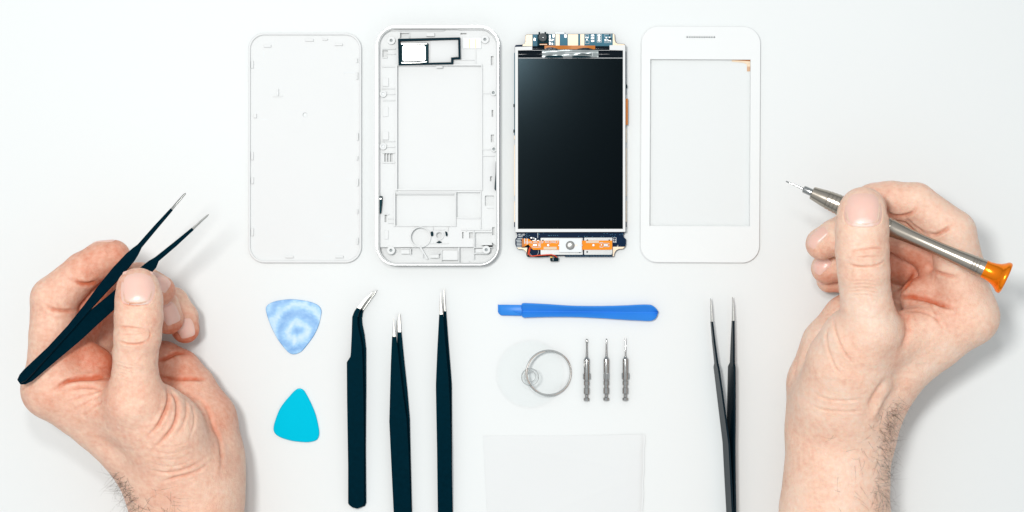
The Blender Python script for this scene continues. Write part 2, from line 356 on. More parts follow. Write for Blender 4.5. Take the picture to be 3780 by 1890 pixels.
multi('contact_strip', [(rect(*D(520, 358), *D(800, 383)), 38, 41, .4), (rect(*D(800, 362), *D(1010, 378)), 38, 42, .4), (rect(*D(525, 717), *D(830, 741)), 38, 41, .4), ([D(830, 722), D(1010, 700), D(1012, 716), D(830, 740)], 38, 42, .4)], M_tip, sp)
cp = slab('contact_plate', rrect(*D(1690, 250), *D(2040, 460), 2, 3), 26, 32, M_whiteg, t, .8)
multi('gold_trace', [(rect(*D(1815, 285), *D(1824, 450)), 32, 32.8), (rect(*D(1932, 285), *D(1941, 455)), 32, 32.8)], M_goldl, cp)
slab('side_button_spring', [(1400, 724), (1411, 724), (1411, 745), (1407, 785), (1403, 789), (1400, 782)], 26, 44, M_blk2, t, 1.5)
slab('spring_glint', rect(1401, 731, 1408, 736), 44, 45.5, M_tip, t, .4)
slab('side_button_spring', [(1834, 575), (1836, 600), (1835, 700), (1829, 703), (1825, 697), (1829, 640), (1830, 600)], 26, 46, M_blk2, t, 1.2)
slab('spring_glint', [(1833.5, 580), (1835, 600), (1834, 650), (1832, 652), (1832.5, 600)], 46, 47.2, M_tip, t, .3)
for pts in ([(1590, 855), (1597, 854), (1600, 860), (1600, 869), (1595, 873), (1590, 870)], [(1643, 854), (1650, 856), (1653, 865), (1651, 873), (1646, 871), (1644, 862)], [(1610, 896), (1620, 889), (1629, 892), (1631, 897), (1620, 900)]):
    q = slab('dark_clip', pts, 25, 31, M_blk2, t, 1)

# ------------------------------------------------------------------ display and board assembly
t = thing('display_board_assembly', 'black phone display on a blue and gold circuit board with orange flex strip below', 'phone part', (2105, 535))
pcb = [(1900, 172), (1904, 166), (1928, 165), (1935, 162), (1938, 156), (1939, 148), (1939, 132), (1944, 127), (2024, 126), (2157, 125), (2265, 124), (2269, 128), (2270, 148), (2274, 157), (2281, 161), (2304, 162), (2309, 167),
       (2310, 300), (2310, 858), (2305, 858), (2301, 867), (2303, 876), (2311, 883), (2311, 900), (2308, 911), (2300, 919), (2284, 920), (2275, 925), (2269, 934), (2267, 946), (2262, 948), (2086, 948), (2082, 944), (2028, 945), (2022, 948),
       (1947, 947), (1944, 936), (1939, 927), (1930, 921), (1913, 920), (1907, 915), (1902, 902), (1902, 883), (1908, 877), (1910, 868), (1906, 858), (1901, 856)]
board = slab('circuit_board', [pcb, circ(2279, 907, 4.6, 16)], 14, 21, M_pcbd, t)
slab('board_top_section', [(1965.5, 127.5), (2262, 125.5), (2262, 170), (1965.5, 172)], 21, 22, M_pcbt, board)
goldz = [[(1928, 172), (1930, 165), (1936, 162), (1939.5, 155), (1940, 133), (1944, 128), (1965, 128), (1965, 172)], rect(2051, 126.5, 2066, 168), rect(2096, 126.5, 2134, 168), rect(2142, 126, 2157, 168),
         [(2262, 125), (2265, 125), (2268, 128), (2269, 148), (2273, 158), (2281, 162), (2303, 163), (2308, 168), (2262, 172)],
         [(1909, 914), (1950, 914), (1950, 940), (1947, 946), (1945, 936), (1940, 927), (1931, 920), (1914, 919)], [(2262, 911), (2307, 911), (2299, 918), (2284, 919), (2274, 924), (2268, 934), (2266, 945), (2262, 947)]]
for g in goldz: slab('gold_pad', g, 21, 22.6, M_gold, board)
multi('plating_pinholes', [(circ(x, y, .8, 6), 22.6, 22.9) for x, y in [(1944, 130), (1953, 130), (1961, 130), (1944, 136), (1952, 138), (1960, 138), (1943, 144), (1954, 144), (1960, 144), (1943, 152), (1953, 152), (1960, 151), (1940, 161), (1951, 160), (1958, 163), (2265, 144), (2266, 150), (2268, 158), (2272, 163), (2279, 166), (2286, 166), (2293, 165), (2304, 166), (1918, 917), (1928, 917), (1936, 917), (2285, 915), (2295, 916), (2303, 912), (2268, 924)]], M_goldl, board)
multi('dark_via', [(circ(x, y, 1.3, 8), 22, 22.4) for x, y in [(1970, 130), (1978, 130), (1978, 155), (1973, 160), (1978, 166)] + [(2069.5 + 5.3 * i, 128.5 + 5.4 * j) for i in range(3) for j in range(3)]], M_viad, board)
multi('solder_pad', [(rrect(x - a, y - b, x + a, y + b, min(a, b) * .9, 4), 22, 24, .5) for x, y, a, b in
      [(1973.5, 145.5, 3.6, 6), (2029.5, 134.5, 3, 6), (2029.5, 147, 3, 5.5), (2029.5, 160, 3, 5.8), (2043.5, 132.5, 4.6, 6.6), (2087.5, 133, 4.6, 7), (2187.5, 131, 6, 3.6), (2187.5, 151, 6, 3.6), (2187.5, 141, 6, 3.2), (2211.5, 131.5, 5.4, 4), (2211.5, 149, 5.4, 4), (2211.5, 140, 5, 3), (2163, 139, 2.6, 2.6), (2170, 139, 2.6, 2.6), (2166.5, 146.5, 3, 2.6), (2238, 139, 3, 3), (2234, 147.5, 3, 3.4), (2241, 147.5, 2.2, 3.4), (2250, 138, 3, 2.4), (2247, 149, 2.4, 3), (2253, 150, 3, 2.4), (2039, 161, 2.6, 3.6), (2038, 149, 2, 3), (2042, 147, 2.4, 2.2)]], M_sold, board)
def frame_item(x0, y0, x1, y1, w=1.2):
    return [(rect(x0, y0, x1, y0 + w), 22, 22.8), (rect(x0, y1 - w, x1, y1), 22, 22.8), (rect(x0, y0 + w, x0 + w, y1 - w), 22, 22.8), (rect(x1 - w, y0 + w, x1, y1 - w), 22, 22.8)]
sk = frame_item(2203.5, 125.5, 2220.5, 156.5, 1.6) + frame_item(2161, 127.5, 2173, 136) + frame_item(2159.5, 150, 2175, 161.5) + frame_item(2232, 126, 2256, 137) + frame_item(2231.5, 152, 2243, 158.3) + frame_item(2245, 152, 2256, 158.3) + frame_item(2181, 128, 2194, 154, .9) + frame_item(2034.5, 141.5, 2047, 166)
sk += [(rect(x, 880 + 5.4 * i, x + 18, 882.6 + 5.4 * i), 21, 22) for i, x in enumerate([1910, 1905, 1907, 1907, 1907, 1907, 1907][:7])] + [(rect(1984, 858.5, 1985.8, 879), 21, 22)] + frame_item(2262.5, 877, 2275.5, 895.5, 1.4)
multi('silkscreen', sk, M_silk, board)
text('printed_text', 'HP_LED', 1913, 868.5, 21.4, 7.5, M_silk, board, 0, .95)
text('printed_text', 'VBAT', 1913, 875.5, 21.4, 7.5, M_silk, board, 0, .95)
multi('chip', [(rect(2247, 140.5, 2257, 147), 22, 26, .5), (rect(2249, 126.5, 2253.5, 131), 22, 25, .4), (rect(1933, 902, 1946, 913), 21, 27, .6)], M_blk2, board)
multi('solder_pad', [(circ(x, y, 1.7, 8), 21, 23) for x, y in [(2266, 885), (2271.5, 885), (2266, 891.5), (2271.5, 891.5)]], M_sold, board)
vias = [(1945, 862), (1944, 868), (1942, 873), (1949, 871), (1955, 869), (1943, 878), (1989, 862), (1990, 866), (2006, 859.5)] + [(x, 869.5) for x in (2024, 2029, 2035, 2044, 2051, 2058)] + [(2136, 872), (2158, 872), (2167, 873), (2187, 874), (2175, 859), (2219, 872), (2228, 872), (2230, 862), (2241, 862.5), (2253, 867), (2260, 865), (2271, 866), (2269, 873), (2288, 866), (2297, 864), (2260, 874)] + [(2090 + 5.9 * i, 945) for i in range(29)]
multi('via', [(circ(x, y, .95, 6), 21, 21.8) for x, y in vias], M_via, board)
usb = slab('usb_port', rrect(2048, 117.5, 2084, 126, 1.5, 2), 12, 24, M_white2, t, 1)
cam = slab('camera_module', [(1984, 130), (1988, 127), (1988, 117.5), (1994, 117.5), (1994, 124), (2010, 124), (2010, 117.5), (2016, 117.5), (2016, 124), (2023, 124), (2024, 128), (2023.5, 164), (1986, 170), (1984, 168)], 22, 44, M_blk2, t, 1.2)
lathe('lens_barrel', [(0, 16), (6, 16), (8, 15), (8.2, 13.2), (6, 12.8), (6, 3), (5, 1.6)], W(2004, 138.5, 44), W(2004, 138.5, 60), mat('lens_barrel_black', (.012, .022, .028), .35, spec=.3), cam, 32)
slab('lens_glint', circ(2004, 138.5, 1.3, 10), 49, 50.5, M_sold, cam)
slab('ribbon_end', rect(1992, 161.5, 2020, 166), 44, 46, M_cop, cam, .6)
slab('ribbon_end_edge', rect(1992, 163.5, 2020, 165), 46, 46.6, M_gold, cam)
# display stack
frm = slab('display_frame', [[(1901, 173), (1965, 171), (1965, 185), (2250, 185), (2250, 166.5), (2308.5, 166.5), (2309, 856), (1901.5, 857)], rect(1912, 186, 2299.5, 845)], 21, 46, M_white, t, 1)
slab('backlight_tray', rect(1911, 170, 2301, 846), 22, 36, M_blk2, t)
slab('screen', rrect(1913, 215.5, 2298.5, 845.5, 2, 2), 36, 43, M_screen, t, .6)
slab('screen_top_line', rect(1913, 213.5, 2299, 215), 36, 43.5, M_white2, t)
# wavy films at the top
def sheet(name, x0, x1, y0, y1, zf, m, parent, nx=48, ny=10, th=1.5):
    vs, fs = [], []
    for s in (0, 1):
        for j in range(ny + 1):
            for i in range(nx + 1):
                u, v = i / nx, j / ny; x = x0 + (x1 - x0) * u; y = y0 + (y1 - y0) * v
                z = zf(u, v); vs.append(W(x, y, z) - Vector((0, 0, s * th * S)))
    n = (nx + 1) * (ny + 1)
    for j in range(ny):
        for i in range(nx):
            a = j * (nx + 1) + i; fs.append((a, a + 1, a + nx + 2, a + nx + 1)); fs.append((n + a, n + a + nx + 1, n + a + nx + 2, n + a + 1))
    bd = [j * (nx + 1) for j in range(ny + 1)]; bd2 = [j * (nx + 1) + nx for j in range(ny + 1)]
    for L_ in (bd, bd2, list(range(nx + 1)), [ny * (nx + 1) + i for i in range(nx + 1)]):
        for a, b in zip(L_[:-1], L_[1:]): fs.append((a, b, n + b, n + a))
    return link(name, vs, fs, m, parent, True, 60)
sheet('black_film', 1912, 2299, 187, 213, lambda u, v: 40 + 5 * math.sin(v * math.pi) * (1 + .3 * math.sin(u * 23)) + 1.5 * math.sin(u * 9), M_film, t)
sheet('black_film', 1965, 2249, 171, 186, lambda u, v: 41 + 4 * math.sin(v * 3) + 3 * math.sin(u * 7 + 1), M_film, t)
sheet('orange_flex', 2010, 2197, 168, 183 - 1, lambda u, v: 49 + 3 * math.sin(u * 6.3 * 1.5), M_cop, t)
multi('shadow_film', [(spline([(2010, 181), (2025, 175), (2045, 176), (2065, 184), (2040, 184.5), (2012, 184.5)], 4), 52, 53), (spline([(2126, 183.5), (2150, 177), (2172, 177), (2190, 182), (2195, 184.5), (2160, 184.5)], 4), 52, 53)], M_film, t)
sheet('grey_tape', 2001, 2209, 184, 211, lambda u, v: 50 + 2.2 * math.sin(v * 5 + u * 3) + 1.4 * math.sin(u * 30) * v, M_tape, t)
multi('tape_gap', [(spline([(2012, 212), (2020, 206), (2070, 205), (2078, 211), (2072, 213), (2030, 213.5)], 3), 52.5, 53.5), (spline([(2110, 212), (2120, 206), (2170, 207), (2184, 211), (2170, 213), (2120, 213.5)], 3), 52.5, 53.5), (spline([(2130, 199), (2150, 198), (2181, 199), (2181, 201), (2150, 200.5)], 3), 53.5, 54.3)], M_blk2, t)
multi('tape_fold', [(rect(2085, 193, 2186, 194.4), 53, 54.5, .3), (rect(2186, 193, 2187.5, 207), 53, 54.5, .3), (rect(2078, 203, 2110, 204.5), 53, 54.5, .3)], M_white2, t)
# side strips
for (x0, y0, x1, y1, mm) in [(2308.5, 474, 2313, 526, M_gold), (2308.5, 546, 2313, 723, M_gold), (2308.5, 741, 2313, 818, M_gold), (1898, 500, 1902, 515, M_gold), (1898, 534, 1902, 724, M_gold), (1898, 743, 1902, 820, M_gold),
                             (1898, 195, 1902, 500, M_pcbt), (2308.5, 190, 2312, 350, M_pcbd), (1898, 820, 1902, 838, M_pcbd), (2308.5, 820, 2313, 838, M_pcbd)]:
    slab('edge_strip', rect(x0, y0, x1, y1), 10, 19, mm, t, .6)
multi('edge_chip', [(rect(1895, 384, 1902, 394), 10, 24, .8), (rect(1895, 478, 1902, 489), 10, 24, .8), (rect(2309, 312, 2315, 325), 10, 24, .8)] + [(rect(1899, 395 + 8 * i, 1902.5, 400 + 8 * i), 18, 23, .5) for i in range(10)], M_blk2, t)
slab('side_flex', rrect(2307, 364, 2318, 461, 1, 2), 19, 25, M_cop, t, .6)
# lower board
s1 = slab('metal_shield', rrect(1995, 877.5, 2152, 941, 3, 3), 21, 36, M_shield, t, 1.2)
s2 = slab('metal_shield', rrect(2156, 876.5, 2261, 941, 3, 3), 21, 36, M_shield, t, 1.2)
for (x, y, s) in [(2004, 888, s1), (2140, 931, s1), (2168, 887, s2), (2249, 887, s2), (2167.5, 930, s2), (2258, 938, s2)]:
    slab('shield_hole', circ(x, y, 3.1 if y != 938 else 1.4, 14), 36, 36.5, M_blk2, s)
flex = slab('led_flex_strip', [(1926, 881), (1950, 881), (1963, 889), (2070, 888), (2260, 888), (2260, 918), (2256, 922), (1968, 922), (1963, 917), (1950, 902), (1936, 910), (1927, 912)], 37.5, 40, M_org, t, .4)
slab('ribbed_tail', rect(1926.5, 882, 1937, 911), 40, 40.6, M_cop, flex)
multi('flex_mark', [(rect(1935, 880, 1938, 900), 40.4, 41.2), (rect(1944.5, 881, 1947.5, 902), 40.4, 41.2), (rect(1963.5, 907, 1965.3, 913.5), 40.4, 41.2), (rect(1963.5, 911.8, 1996, 913.5), 40.4, 41.2), (rect(1994.2, 900, 1996, 912), 40.4, 41.2), (rect(1988, 899, 1996, 900.6), 40.4, 41.2),
      (rect(2214, 895, 2226, 897), 40.4, 41.2), (rect(2214, 897, 2216, 901), 40.4, 41.2), (rect(2224, 897, 2249, 898.8), 40.4, 41.2), (rect(2247, 898.8, 2249, 901), 40.4, 41.2), (rect(2214, 907, 2216, 913.5), 40.4, 41.2), (rect(2216, 911.6, 2226, 913.5), 40.4, 41.2), (rect(2226, 909.5, 2249, 911.3), 40.4, 41.2), (rect(2247, 906, 2249, 909.5), 40.4, 41.2)], M_silk, flex)
multi('led', [(rrect(1967, 901, 1983, 908.5, 2.5, 3), 40, 45, .8), (rect(1988.5, 901, 1991.5, 910), 40, 44, .5), (rrect(2228, 901, 2245, 908, 2.5, 3), 40, 45, .8), (circ(2023.5, 905, 4.8, 14), 40, 44, 1), (circ(2190.5, 905, 5, 16), 40, 43, 1), (circ(2147.5, 905, 3, 12), 40, 48, 1), (circ(2063, 906, 3, 12), 40, 44, 1), (rect(2219, 900, 2222, 907), 40, 44, .4)], M_sold, flex)
for q in (rect(2007, 911, 2055, 921), rect(2163, 889, 2211, 897)): slab('cream_tape', q, 40, 41.4, M_cream, flex, .3)
text('printed_text', 'DU10_LED_TOP', 1940, 897.5, 41, 9.4, M_silk, flex, 0, .98)
text('printed_text', 'XLD_S7652_V', 2011.5, 896.5, 41, 9.4, M_silk, flex, 0, .87)
key = slab('button_plate', rrect(2064, 880, 2148, 931, 3, 3), 41, 45, M_white2, t, .8)
lathe('metal_dome', [(0, 16.5), (1.2, 16.2), (3, 14), (4.6, 10), (5.6, 5), (6, .1)], W(2105, 906, 45), W(2105, 906, 60), M_tip, key, 36, 60)
multi('button_mark', [(rect(2123, 903, 2125.5, 909), 45, 45.6), (rect(2127, 903, 2130.5, 905), 45, 45.6), (rect(2129, 905, 2131, 909), 45, 45.6)], M_gold, key)
slab('vibration_motor', circ(1971, 929, 15, 30), 21, 30, M_pcbd, t, 1)
slab('motor_ring', [circ(1971.5, 929, 17, 30), circ(1971.5, 929, 15.6, 30)], 21, 23, M_silk, t)
def wire(name, pts, r, m, p):
    P = spline(pts, 6, False); sweep(name, [(W(x, y, z), r * S) for x, y, z in P], m, p, 8)
wire('red_wire', [(1958, 911, 30), (1955, 925, 34), (1953, 938, 38), (1962, 945, 38), (1985, 943, 36), (2010, 941, 38), (2035, 940, 38), (2048, 944, 32), (2056, 950, 24)], 1.9, M_red, t)
wire('red_wire', [(1955, 913, 28), (1951, 928, 30), (1949, 940, 33)], 1.6, M_red, t)
wire('black_wire', [(1950, 905, 30), (1947, 925, 30), (1945, 940, 30), (1948, 946, 30), (1960, 946, 30), (1990, 947, 30), (2020, 944.5, 30), (2040, 943, 28), (2050, 950, 22)], 1.9, M_blk2, t)
mic = slab('microphone', [(2031, 953), (2045, 951), (2061, 951), (2062, 955), (2061, 963), (2059, 964.5), (2033, 964.5), (2031.5, 961)], 0, 26, M_blk2, t, 1.5)
slab('microphone_lead', [(2030, 946), (2040, 948), (2041, 951), (2034, 952), (2031, 950)], 20, 27, M_yel, mic, .8)
slab('microphone_scratch', rect(2041, 953, 2042.2, 962), 26, 26.6, M_white2, mic)
multi('solder_blob', [(rrect(1957, 875, 1966, 881, 2.5, 3), 21, 28, 1), (rrect(1968, 876, 1973, 881, 2, 3), 21, 28, 1), (rrect(1973, 879, 1980, 885.5, 2.5, 3), 21, 28, 1), (rrect(1965, 886, 1978, 889, 1, 3), 21, 38, .5), (rrect(1981, 886, 1991, 889, 1, 3), 21, 38, .5)], M_sold, t)

# ------------------------------------------------------------------ front bezel
t = thing('phone_front_panel', 'smooth white front panel with window and slotted earpiece, rightmost of the phone parts', 'phone part', (2585, 533))
def skew(pts):  # the panel lies turned a hair clockwise
    return [(x - (y - 100) * .0052, y + (x - 2587) * .004) for x, y in pts]
slot = rrect(2531, 132, 2641, 142, 4.5, 4)
slab('panel', [skew(rrect(2368.5, 98, 2807.5, 969, 63, 14)), skew(rect(2402, 219.5, 2771.5, 834)), skew(slot)], 4, 17, M_whiteg, t, 1.6, 3)
slab('under_frame', [skew(rrect(2365.5, 96, 2808.5, 972, 65, 14)), skew(rect(2390, 190, 2783, 860))], 0, 6, M_white, t, 1)
ear = slab('earpiece', skew(rrect(2530.6, 131.6, 2641.4, 142.4, 4.9, 4)), 6, 16.4, M_whiteg, t, .3)
for i in range(12):
    slab('earpiece_hole', skew(circ(2537 + 9.1 * i, 137, 2.7, 10)), 16.4, 16.8, M_blk2, ear)
gl = slab('touch_glass', skew(rect(2393, 195, 2780, 856)), 6.2, 7.0, M_glass, t)
fx = slab('touch_flex', skew([(2702, 216), (2773, 216), (2773, 263), (2758, 263), (2758.5, 243), (2757, 236), (2745, 231), (2702, 227)]), 1, 2.2, M_gold, t)
slab('flex_trace', skew([(2702, 216), (2772, 216), (2772, 225), (2702, 221.5)]), 2.2, 2.8, M_cop, fx)
multi('flex_trace', [(skew(rect(2759 + 3 * i, 245, 2760.3 + 3 * i, 262)), 2.2, 2.8) for i in range(4)], M_cop, fx)

# ------------------------------------------------------------------ guitar-pick style openers
P1 = [(981, 1144), (988, 1126), (1010, 1114), (1045, 1107), (1080, 1105), (1118, 1109), (1150, 1116), (1174, 1127), (1186, 1145), (1184, 1170), (1175, 1204), (1160, 1236), (1140, 1265), (1118, 1292), (1105, 1302), (1084, 1308), (1066, 1302), (1046, 1281), (1024, 1251), (1008, 1222), (994, 1190)]
tag(slab('opening_pick', spline(P1, 4), 0, 7, M_pick, None, 2.2, 3), 'pale blue marbled pick pointing down, upper of the two picks', 'pick', 'plastic opening picks')
P2 = [(1107, 1434), (1122, 1442), (1136, 1465), (1150, 1493), (1163, 1525), (1171, 1554), (1177, 1585), (1178, 1605), (1170, 1623), (1150, 1631), (1126, 1633), (1084, 1629), (1058, 1623), (1033, 1614), (1016, 1602), (1009, 1586), (1013, 1560), (1029, 1516), (1046, 1489), (1066, 1465), (1090, 1440)]
tag(slab('opening_pick', spline(P2, 4), 0, 10, M_cyan, None, 4.5, 5), 'glossy plain turquoise pick pointing up, lower of the two picks', 'pick', 'plastic opening picks')
bpy.data.objects['opening_pick'].location = (0, 0, 0)

# ------------------------------------------------------------------ spudger
t = thing('spudger', 'blue plastic pry stick lying level with chisel end to the left', 'pry tool', (2130, 1150))
top = [(1924, 1128), (1929, 1119), (1950, 1118.5), (2020, 1122), (2115, 1128), (2210, 1129), (2300, 1127), (2360, 1124), (2395, 1124), (2410, 1128), (2422, 1138), (2430, 1149)]
bot = [(1924, 1165), (1933, 1173), (1950, 1173), (2020, 1171), (2115, 1171), (2210, 1175), (2302, 1181), (2360, 1184), (2397, 1185.5), (2412, 1182), (2423, 1173), (2430, 1153)]
T_, B_ = spline(top, 4, False), spline(bot, 4, False)
mid = [(a[0] * .5 + b[0] * .5, 1149 + (a[0] - 1924) * .008) for a, b in zip(T_, B_)]
vs, fs = [], []
for a, b, c in zip(T_, B_, mid):
    ya, yb = a[1], b[1]; k = min(6, (yb - ya) * .2)
    sec = [(a[0], ya + 1, 2), (a[0], ya, 12), (a[0], ya + 1.5, 22), (a[0] * .8 + c[0] * .2, ya + k, 24), (a[0] * .7 + c[0] * .3, ya + k * 1.6, 21), (c[0], c[1] - .7, 7), (c[0], c[1] + .7, 7),
           (b[0] * .7 + c[0] * .3, yb - k * 1.6, 21), (b[0] * .8 + c[0] * .2, yb - k, 24), (b[0], yb - 1.5, 22), (b[0], yb, 12), (b[0], yb - 1, 2)]
    for s in sec: vs.append(W(*s))
n = 12
for i in range(len(T_) - 1):
    for k in range(n): fs.append((i * n + k, i * n + (k + 1) % n, (i + 1) * n + (k + 1) % n, (i + 1) * n + k))
fs.append(tuple(range(n))); fs.append(tuple((len(T_) - 1) * n + k for k in range(n)))
link('handle', vs, fs, M_blue, t, True, 40)
# chisel blade
vs, fs = [], []
for x, y0, y1, z0, z1 in [(1838, 1124, 1152, 3, 4.5), (1841, 1124.5, 1157, 2.5, 6), (1846, 1125, 1162, 2, 10), (1851, 1124.5, 1164.5, 2, 13), (1926, 1125.5, 1165.5, 2, 16)]:
    for s in [(x, y0, z0), (x, y0, z1 - 1.2), (x, y0 + 1.5, z1), (x, y1 - 1.5, z1), (x, y1, z1 - 1.2), (x, y1, z0)]: vs.append(W(*s))
for i in range(4):
    for k in range(6): fs.append((i * 6 + k, i * 6 + (k + 1) % 6, (i + 1) * 6 + (k + 1) % 6, (i + 1) * 6 + k))
fs += [tuple(range(6)), tuple(24 + k for k in range(6))]
link('blade', vs, fs, M_blue, t, True, 40)
vs = [W(1893, 1146, 15), W(1925, 1155, 15), W(1925, 1161, 15), W(1893, 1149, 15), W(1895, 1147.5, 16), W(1925, 1157, 23), W(1925, 1159, 23)]
link('fin', vs, [(0, 1, 5, 4), (3, 4, 6, 2), (4, 5, 6), (1, 2, 6, 5), (0, 4, 3), (0, 3, 2, 1)], M_blue, t, False)

# ------------------------------------------------------------------ suction cup
t = thing('suction_cup', 'clear round suction cup with a steel pull ring through its knob', 'suction cup', (1957, 1381))
lathe('cup', [(1, 122), (3, 123), (5, 121), (10, 108), (18, 84), (26, 56), (32, 34), (36, 24), (30, 24), (24, 50), (14, 84), (6, 106), (2, 118)], W(1957, 1381, 0), W(1957, 1381, 0) + Vector((0, 0, .01)), M_clear, t, 72, 60)
lathe('knob', [(32, 20), (40, 19), (48, 24), (56, 31), (66, 33), (76, 30), (84, 22), (88, 10), (89, .1)], W(1956, 1387, 0), W(1956, 1387, 0) + Vector((0, 0, .01)), M_clear2, t, 36, 60)
ringp = []
for i in range(72):
    a = 2 * math.pi * i / 72; dx = math.cos(a); dy = math.sin(a)
    ringp.append((W(2025 + 82 * dx, 1376 + 82 * dy * 1.0, 36 - 32 * dx), 3.9 * S))
sweep('pull_ring', ringp, mat('ring_steel', (.74, .74, .72), .18, 1.), t, 10, closed=True)

# ------------------------------------------------------------------ driver bits
k_ = .3727
def bit(x, y0, kind, label):
    t = thing('screwdriver_bit', label, 'driver bit', (x, 1365), 'screwdriver bits in a row')
    A, B = W(x, y0, 11.5), W(x - 1, 1479, 11.5)
    tips = {0: [(0, .5), (2, 3), (8, 4.6), (13, 4.4), (18, 3), (40, 3.2), (66, 4.2)], 1: [(0, .6), (3, 2), (20, 2.6), (50, 3.4), (66, 4.2)], 2: [(0, 2.3), (1, 2.6), (60, 2.6), (66, 3)]}[kind]
    lathe('tip_shaft', tips, A, B, M_bit, t, 16)
    body = [(66, 4), (74, 9), (76, 10.5), (78, 10.8), (152, 10.8), (153, 9), (156, 9), (157, 11), (171, 11), (172, 8), (181, 8), (182, 11), (203, 11), (206, 6.2), (217, 6.2), (219, 11), (228, 11), (229, 9)]
    lathe('shank', body, A, B, M_bit, t, 28)
    d = 11.6
    for s in (-1, 1):
        xx = x + s * (10.8 if kind != 1 else 6) - (2 if kind == 1 and s < 0 else 0)
        slab('drive_wing', rrect(xx - 3.2, y0 + 128, xx + 3.2, y0 + 150, 2, 3), 6 if kind != 1 else 14, 16 if kind != 1 else 24, M_bit, t, 1)
bit(2166, 1250, 0, 'small steel driver bit with bulged cross tip, nearest the suction cup')
bit(2238.5, 1249, 1, 'middle of three steel driver bits, with tapering pointed tip')
bit(2309, 1249, 2, 'steel driver bit with thin straight pin tip, farthest from the suction cup')

# ------------------------------------------------------------------ plastic bag
vs, fs = [], []; nx, ny = 90, 70
RW = [(RNG.rand() * 2 - .5, RNG.rand() * 1.5, RNG.rand() * 6.3, RNG.rand() * .7 + .3) for _ in range(9)]
for s in (1, 0):
    for j in range(ny + 1):
        for i in range(nx + 1):
            u, v = i / nx, j / ny
            xl = 1783 + 16 * min(1, v * 1.6) ; xr = 2381 - 8 * min(1, v * 1.5) + 1.2 * math.sin(v * 30)
            x = xl + (xr - xl) * u; y = 1608 - 5 * u + 3 * math.sin(u * 3.1) + v * 480
            z = 1.2 + 4 * s * (min(1, 8 * u) * min(1, 10 * (1 - u)) * min(1, 9 * v) * min(1, 9 * (1 - v))) ** .6 * (.7 + .3 * math.sin(u * 7 + v * 5))
            z += s * 5 * u ** 3 * min(1, 40 * (1 - u)) + (3 * u ** 4 if not s else 0)
            if s:
                for a, b, c, d in RW:
                    w = (u - a) * math.cos(c) + (v - b) * math.sin(c); z += .45 * d * math.exp(-(w / .02) ** 2)
            vs.append(W(x, y, z + (.5 if s else 0)))
n = (nx + 1) * (ny + 1)
for j in range(ny):
    for i in range(nx):
        a = j * (nx + 1) + i; fs.append((a, a + 1, a + nx + 2, a + nx + 1)); fs.append((n + a, n + a + nx + 1, n + a + nx + 2, n + a + 1))
for L_ in ([j * (nx + 1) for j in range(ny + 1)], [j * (nx + 1) + nx for j in range(ny + 1)], list(range(nx + 1)), [ny * (nx + 1) + i for i in range(nx + 1)]):
    for a, b in zip(L_[:-1], L_[1:]): fs.append((a, b, n + b, n + a))
tag(link('plastic_bag', vs, fs, M_bag, None, True, 70), 'flat white plastic bag with faint creases at the lower edge', 'bag')

# ------------------------------------------------------------------ tweezers on the table
def leaf(name, left, right, y0, y1, zt, zb, th, m, parent, n=40, tipround=0):
    """leaf between two edge polylines (x as function of y); height falls/rises from zt at y0 to zb at y1"""
    def ip(P, y):
        P = sorted(P, key=lambda q: q[1])
        return float(np.interp(y, [q[1] for q in P], [q[0] for q in P]))
    ys = sorted(set([y0 + (y1 - y0) * i / n for i in range(n + 1)] + [q[1] for q in left + right if y0 < q[1] < y1]))
    vs, fs = [], []
    for y in ys:
        f = (y - y0) / (y1 - y0); z = zt + (zb - zt) * f
        a, b = ip(left, y), ip(right, y)
        if b - a < 1.: a, b = (a + b) / 2 - .5, (a + b) / 2 + .5
        bv = min(1.5, (b - a) * .2)
        for xx, zz in ((a, z - th), (a, z - bv), (a + bv, z), (b - bv, z), (b, z - bv), (b, z - th)): vs.append(W(xx, y, zz))
    N = len(ys)
    for i in range(N - 1):
        for k in range(6): fs.append((i * 6 + k, i * 6 + (k + 1) % 6, (i + 1) * 6 + (k + 1) % 6, (i + 1) * 6 + k))
    fs += [tuple(range(6)), tuple((N - 1) * 6 + k for k in range(6))]
    return link(name, vs, fs, m, parent, True, 30)

def tweezers(label, at, UL, UR, LL, LR, utip, ltip, yu, yl, ye, hu, TH=10, curved=False):
    t = thing('tweezers', label, 'tweezers', at, 'black tweezers lying on the table')
    def zat(y): return 24 + (hu - 24) * (ye - y) / (ye - yu)
    a = leaf('arm', UL, UR, yu, ye, hu, 24, TH, M_black, t)
    b = leaf('arm', LL, LR, yl, ye - 2, 12, 11, TH, M_black, t)
    return t, a, b
# curved pair
t, a, b = tweezers('black tweezers with hooked bent tips, nearest the picks', (1315, 1500),
    [(1307, 1151), (1300, 1170), (1298, 1236), (1295, 1301), (1293, 1317), (1280, 1337), (1281, 1475), (1285, 1720), (1285, 1858), (1290, 1865), (1300, 1873), (1317, 1877.5), (1318, 1135), (1312, 1143)],
    [(1318.5, 1135), (1322, 1140), (1320, 1170), (1320, 1197), (1330, 1242), (1337, 1281), (1339, 1334), (1342, 1440), (1345, 1650), (1345, 1855), (1341, 1865), (1331, 1873), (1318, 1877.5)],
    [(1334, 1142), (1328, 1148), (1318, 1170), (1312, 1197), (1300, 1320), (1288, 1337), (1292, 1700), (1293, 1860), (1300, 1870), (1325, 1875)],
    [(1334.5, 1142), (1341, 1146), (1336, 1170), (1338, 1197), (1346, 1236), (1352, 1288), (1352, 1440), (1350.5, 1650), (1352, 1856), (1347, 1868), (1326, 1875)], None, None, 1136, 1143, 1877, 60)
slab('tip', [(1317, 1136), (1330, 1142), (1350, 1112), (1377.5, 1076), (1376, 1074.5), (1345, 1103)], 49, 59, M_tip, a, 1)
